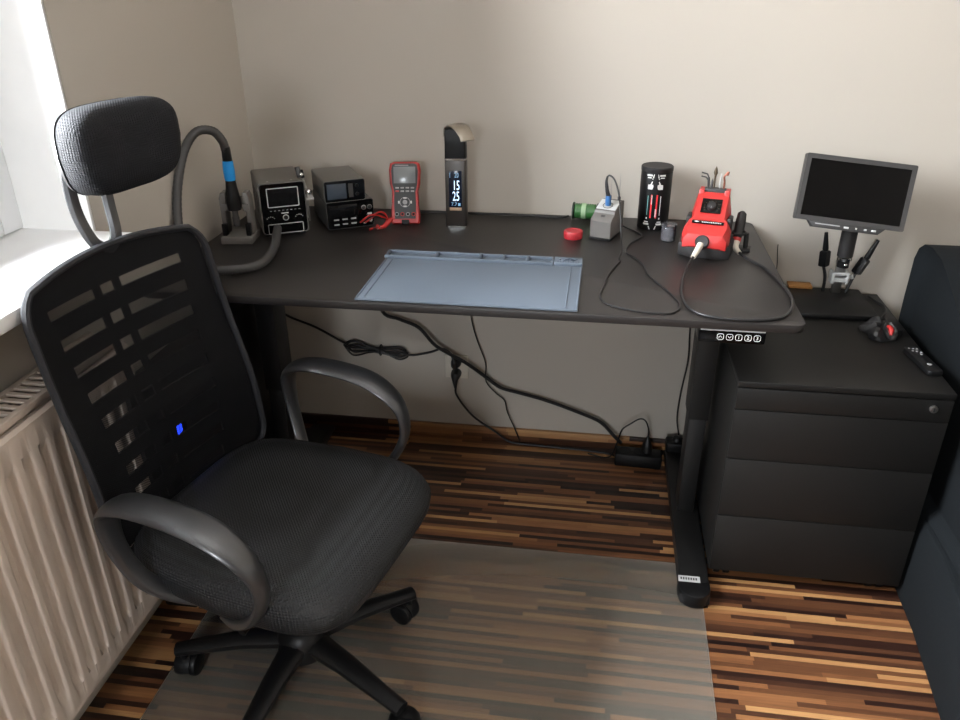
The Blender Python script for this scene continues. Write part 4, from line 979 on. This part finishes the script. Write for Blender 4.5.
for pts, tilt in (([(.204, -.062, .592), (.203, -.062, .632), (.194, -.060, .662)], [(.194, -.060, .662), (.191, -.060, .706), (.190, -.060, .712), (.184, -.060, .756)]), ([(.262, -.065, .592), (.271, -.062, .622), (.279, -.060, .646)], [(.279, -.060, .646), (.297, -.060, .688), (.300, -.060, .694), (.318, -.058, .740)])):
    a = MB().tube([L3(*p) for p in smooth_path(pts, 5)], .0042, None, 8).build('lamp_arm', M['cable'], mi)
    q = [L3(*p) for p in tilt]
    MB().tube([q[0], q[0]+(q[1]-q[0])*.06, q[1]-(q[1]-q[0])*.06, q[1]], [.011, .0145, .0145, .011], None, 4, up=(0, 1, 0.01)).build('lamp_block', M['blkpl'], a)
    MB().tube([q[1], q[2], q[3]], [.007, .0080, .0045], None, 10).build('lamp_rod', M['blkpl'], a)
k = MB(); k.box(-.031, .031, -.018, .018, 0, .007, bev=.001)
tag(k.build('cardboard_slip', M['card'], loc=(.148, -.012-.022, CZ+.0136), rot=(0, 0, math.radians(-3))), 'small brown cardboard piece on the back left corner of the microscope base', 'card')

# ------------------------------------------------------------------ pouch and remote on the cabinet
pc_ = thing('cable_pouch', 'crumpled black pouch with a red tipped clip lying in front of the microscope', 'pouch', (.288, -.300, CZ), math.radians(8))
pm_ = MB(); n = 40; rg = []
rnd = random.Random(4)
ph = [rnd.uniform(0, 6.28) for _ in range(8)]
for j, (s, z) in enumerate(((.96, 0), (1, .003), (.98, .009), (.86, .015), (.68, .019), (.46, .022), (.24, .020), (.08, .016))):
    ring = []
    for i in range(n):
        a = 2*PI*i/n; r = 1 + .14*math.sin(3*a+ph[0]) + .09*math.sin(5*a+ph[1]) + .03*math.sin(9*a+j)
        zz_ = z * (1 + .40*math.sin(3*a+ph[2]+.25*j) + .30*math.sin(5*a+ph[3]-.3*j)) if z else 0
        ring.append((.046*s*r*math.cos(a), .050*s*r*math.sin(a), max(0, zz_)))
    rg.append(ring)
pm_.loft(rg); pm_.build('bag', M['pouch'], pc_, sharp=28)
MB().tube([(.002, -.022, .030), (.003, -.032, .030), (.002, -.042, .026), (-.001, -.050, .018)], [.0035, .0062, .0065, .003], None, 12).build('clip', M['red'], pc_)['label'] = 'red clip tip'
MB().tube(smooth_path([(.002, -.024, .030), (.006, -.004, .033), (.014, .020, .030), (.010, .045, .016), (-.004, .064, .0035)], 6), .0026, None, 8).build('strap', M['cable'], pc_)
rm = thing('remote_control', 'slim black remote control with tiny pale buttons near the cabinet right edge', 'remote', (.332, -.458, CZ), math.radians(7))
MB().prism(rrect(.034, .128, .008, 4), 'z', 0, .013, bev=.003).build('case', M['blkpl'], rm)
for i, (x, y) in enumerate([(-.008, .052), (0, .050), (.008, .048), (-.006, .038), (.002, .034), (.010, .030), (.006, .020), (0, -.030)]):
    MB().cyl((x, y, .0125), (x, y, .0142), .0026 if i < 7 else .005, m=M['gray_key'], bev=.0005, seg=12).build('button', M['gray_key'] if i < 7 else M['drkmet'], rm)
cable('cabinet_cord', 'black cord curled on the cabinet between the microscope base and the sofa', [(.302, -.240, CZ+.0036), (.318, -.205, CZ+.0036), (.336, -.170, CZ+.0036), (.345, -.130, CZ+.0036), (.336, -.100, CZ+.0036), (.325, -.060, CZ+.0036)], .0032, M['cable'])

# ------------------------------------------------------------------ sofa, seen from its side at the right border
sf = thing('sofa', 'dark slate upholstered sofa at the right border beside the cabinet', 'sofa', (.85, -.62, 0))
def S3(x, y): return (x-.85, y+.62)
k = MB(); n = 8
def base_ring(z, f):
    pts = [(.369+f*.0, -.50), (.362, -.70), (.338, -.95), (.32, -1.30), (.34, -1.55), (1.30, -1.55), (1.30, -.20), (.377, -.20)]
    return [(S3(x + (f if x < .5 else 0), y)[0], S3(x, y)[1], z) for x, y in pts]
k.loft([base_ring(.004, .004), base_ring(.02, 0), base_ring(.20, .003), base_ring(.232, .010), base_ring(.238, .022)])
k.build('base', M['sofa'], sf, sharp=50)
# side panel / backrest with rounded top corners
pn = MB(); sl_ = []
prof = [(-.160, .242), (-.150, .62), (-.152, .725), (-.166, .757), (-.195, .776), (-.24, .783), (-.30, .776), (-.36, .752), (-.46, .70), (-.62, .655), (-.95, .64), (-1.25, .63), (-1.42, .60), (-1.46, .55), (-1.46, .242)]
cyy = -.75; czz = .48
def pr_(ins): return [(cyy+(y-cyy)*(1-ins/.65), czz+(z-czz)*(1-ins/.24)) for y, z in prof]
pn.loft([[(S3(x, 0)[0], y+.62, max(z, .240)) for y, z in pr_(i)] for x, i in ((.404, .022), (.392, .012), (.383, .004), (.380, 0), (.50, 0), (.515, .006), (.525, .02))])
pn.build('side_panel', M['sofa'], sf, sharp=50)
MB().box(S3(.53, 0)[0], S3(1.28, 0)[0], S3(0, -1.44)[1], S3(0, -.46)[1], .240, .40, bev=.04, seg=4).build('seat_cushion', M['sofa'], sf)
MB().box(S3(.53, 0)[0], S3(1.28, 0)[0], S3(0, -.45)[1], S3(0, -.20)[1], .242, .74, bev=.05, seg=4).build('back_cushion', M['sofa'], sf)

# ------------------------------------------------------------------ light, camera, view
wd = bpy.data.worlds.new('overcast_sky'); bpy.context.scene.world = wd; wd.use_nodes = True
nt = wd.node_tree; bg = nt.nodes['Background']
tc = nt.nodes.new('ShaderNodeTexCoord'); sx = nt.nodes.new('ShaderNodeSeparateXYZ'); nt.links.new(tc.outputs['Generated'], sx.inputs[0])
rp = nt.nodes.new('ShaderNodeValToRGB'); rp.color_ramp.elements[0].position = .46; rp.color_ramp.elements[0].color = (.95, .94, .93, 1)
rp.color_ramp.elements[1].position = .54; rp.color_ramp.elements[1].color = (.54, .57, .60, 1)
e_ = rp.color_ramp.elements.new(.95); e_.color = (2.0, 2.1, 2.2, 1)
mr = nt.nodes.new('ShaderNodeMapRange'); mr.inputs['From Min'].default_value = -1; nt.links.new(sx.outputs['Z'], mr.inputs['Value'])
nt.links.new(mr.outputs['Result'], rp.inputs['Fac']); nt.links.new(rp.outputs['Color'], bg.inputs['Color'])
bg.inputs['Strength'].default_value = 66.0
def portal(name, loc, rot, sx_, sy_):
    l = bpy.data.lights.new(name, 'AREA'); l.shape = 'RECTANGLE'; l.size = sx_; l.size_y = sy_; l.cycles.is_portal = True
    o = bpy.data.objects.new(name, l); C.objects.link(o); o.location = loc; o.rotation_euler = rot
portal('window_light', (WX-.06, (NY+NY2)/2, (SZ+LZ)/2), (0, -PI/2, 0), LZ-SZ, NY-NY2)
portal('rear_window_light', (-.85, -4.48, 1.675), (PI/2, 0, 0), .70, .85)  # portal for the added fill window in the rear wall

cd = bpy.data.cameras.new('camera'); cam = bpy.data.objects.new('camera', cd); C.objects.link(cam)
cd.sensor_width = 36; cd.lens = 788.9357 * 36 / 960; cd.clip_start = .05
f_ = Vector((-0.13370082, 0.88324798, -0.44944088)); r_ = Vector((0.98911108, 0.14707896, -0.00520151)); u_ = Vector((-0.06150907, 0.4452424, 0.89329494))
mw = Matrix((r_, u_, -f_)).transposed().to_4x4(); mw.translation = (-.42183, -2.18605, 1.39658); cam.matrix_world = mw
scn = bpy.context.scene; scn.camera = cam
scn.view_settings.view_transform = 'Standard'; scn.view_settings.look = 'None'; scn.view_settings.gamma = 1
scn.view_settings.use_curve_mapping = False; scn.view_settings.exposure = -0.14
scn.cycles.max_bounces = 12; scn.cycles.diffuse_bounces = 6; scn.cycles.transparent_max_bounces = 16; scn.cycles.sample_clamp_indirect = 6
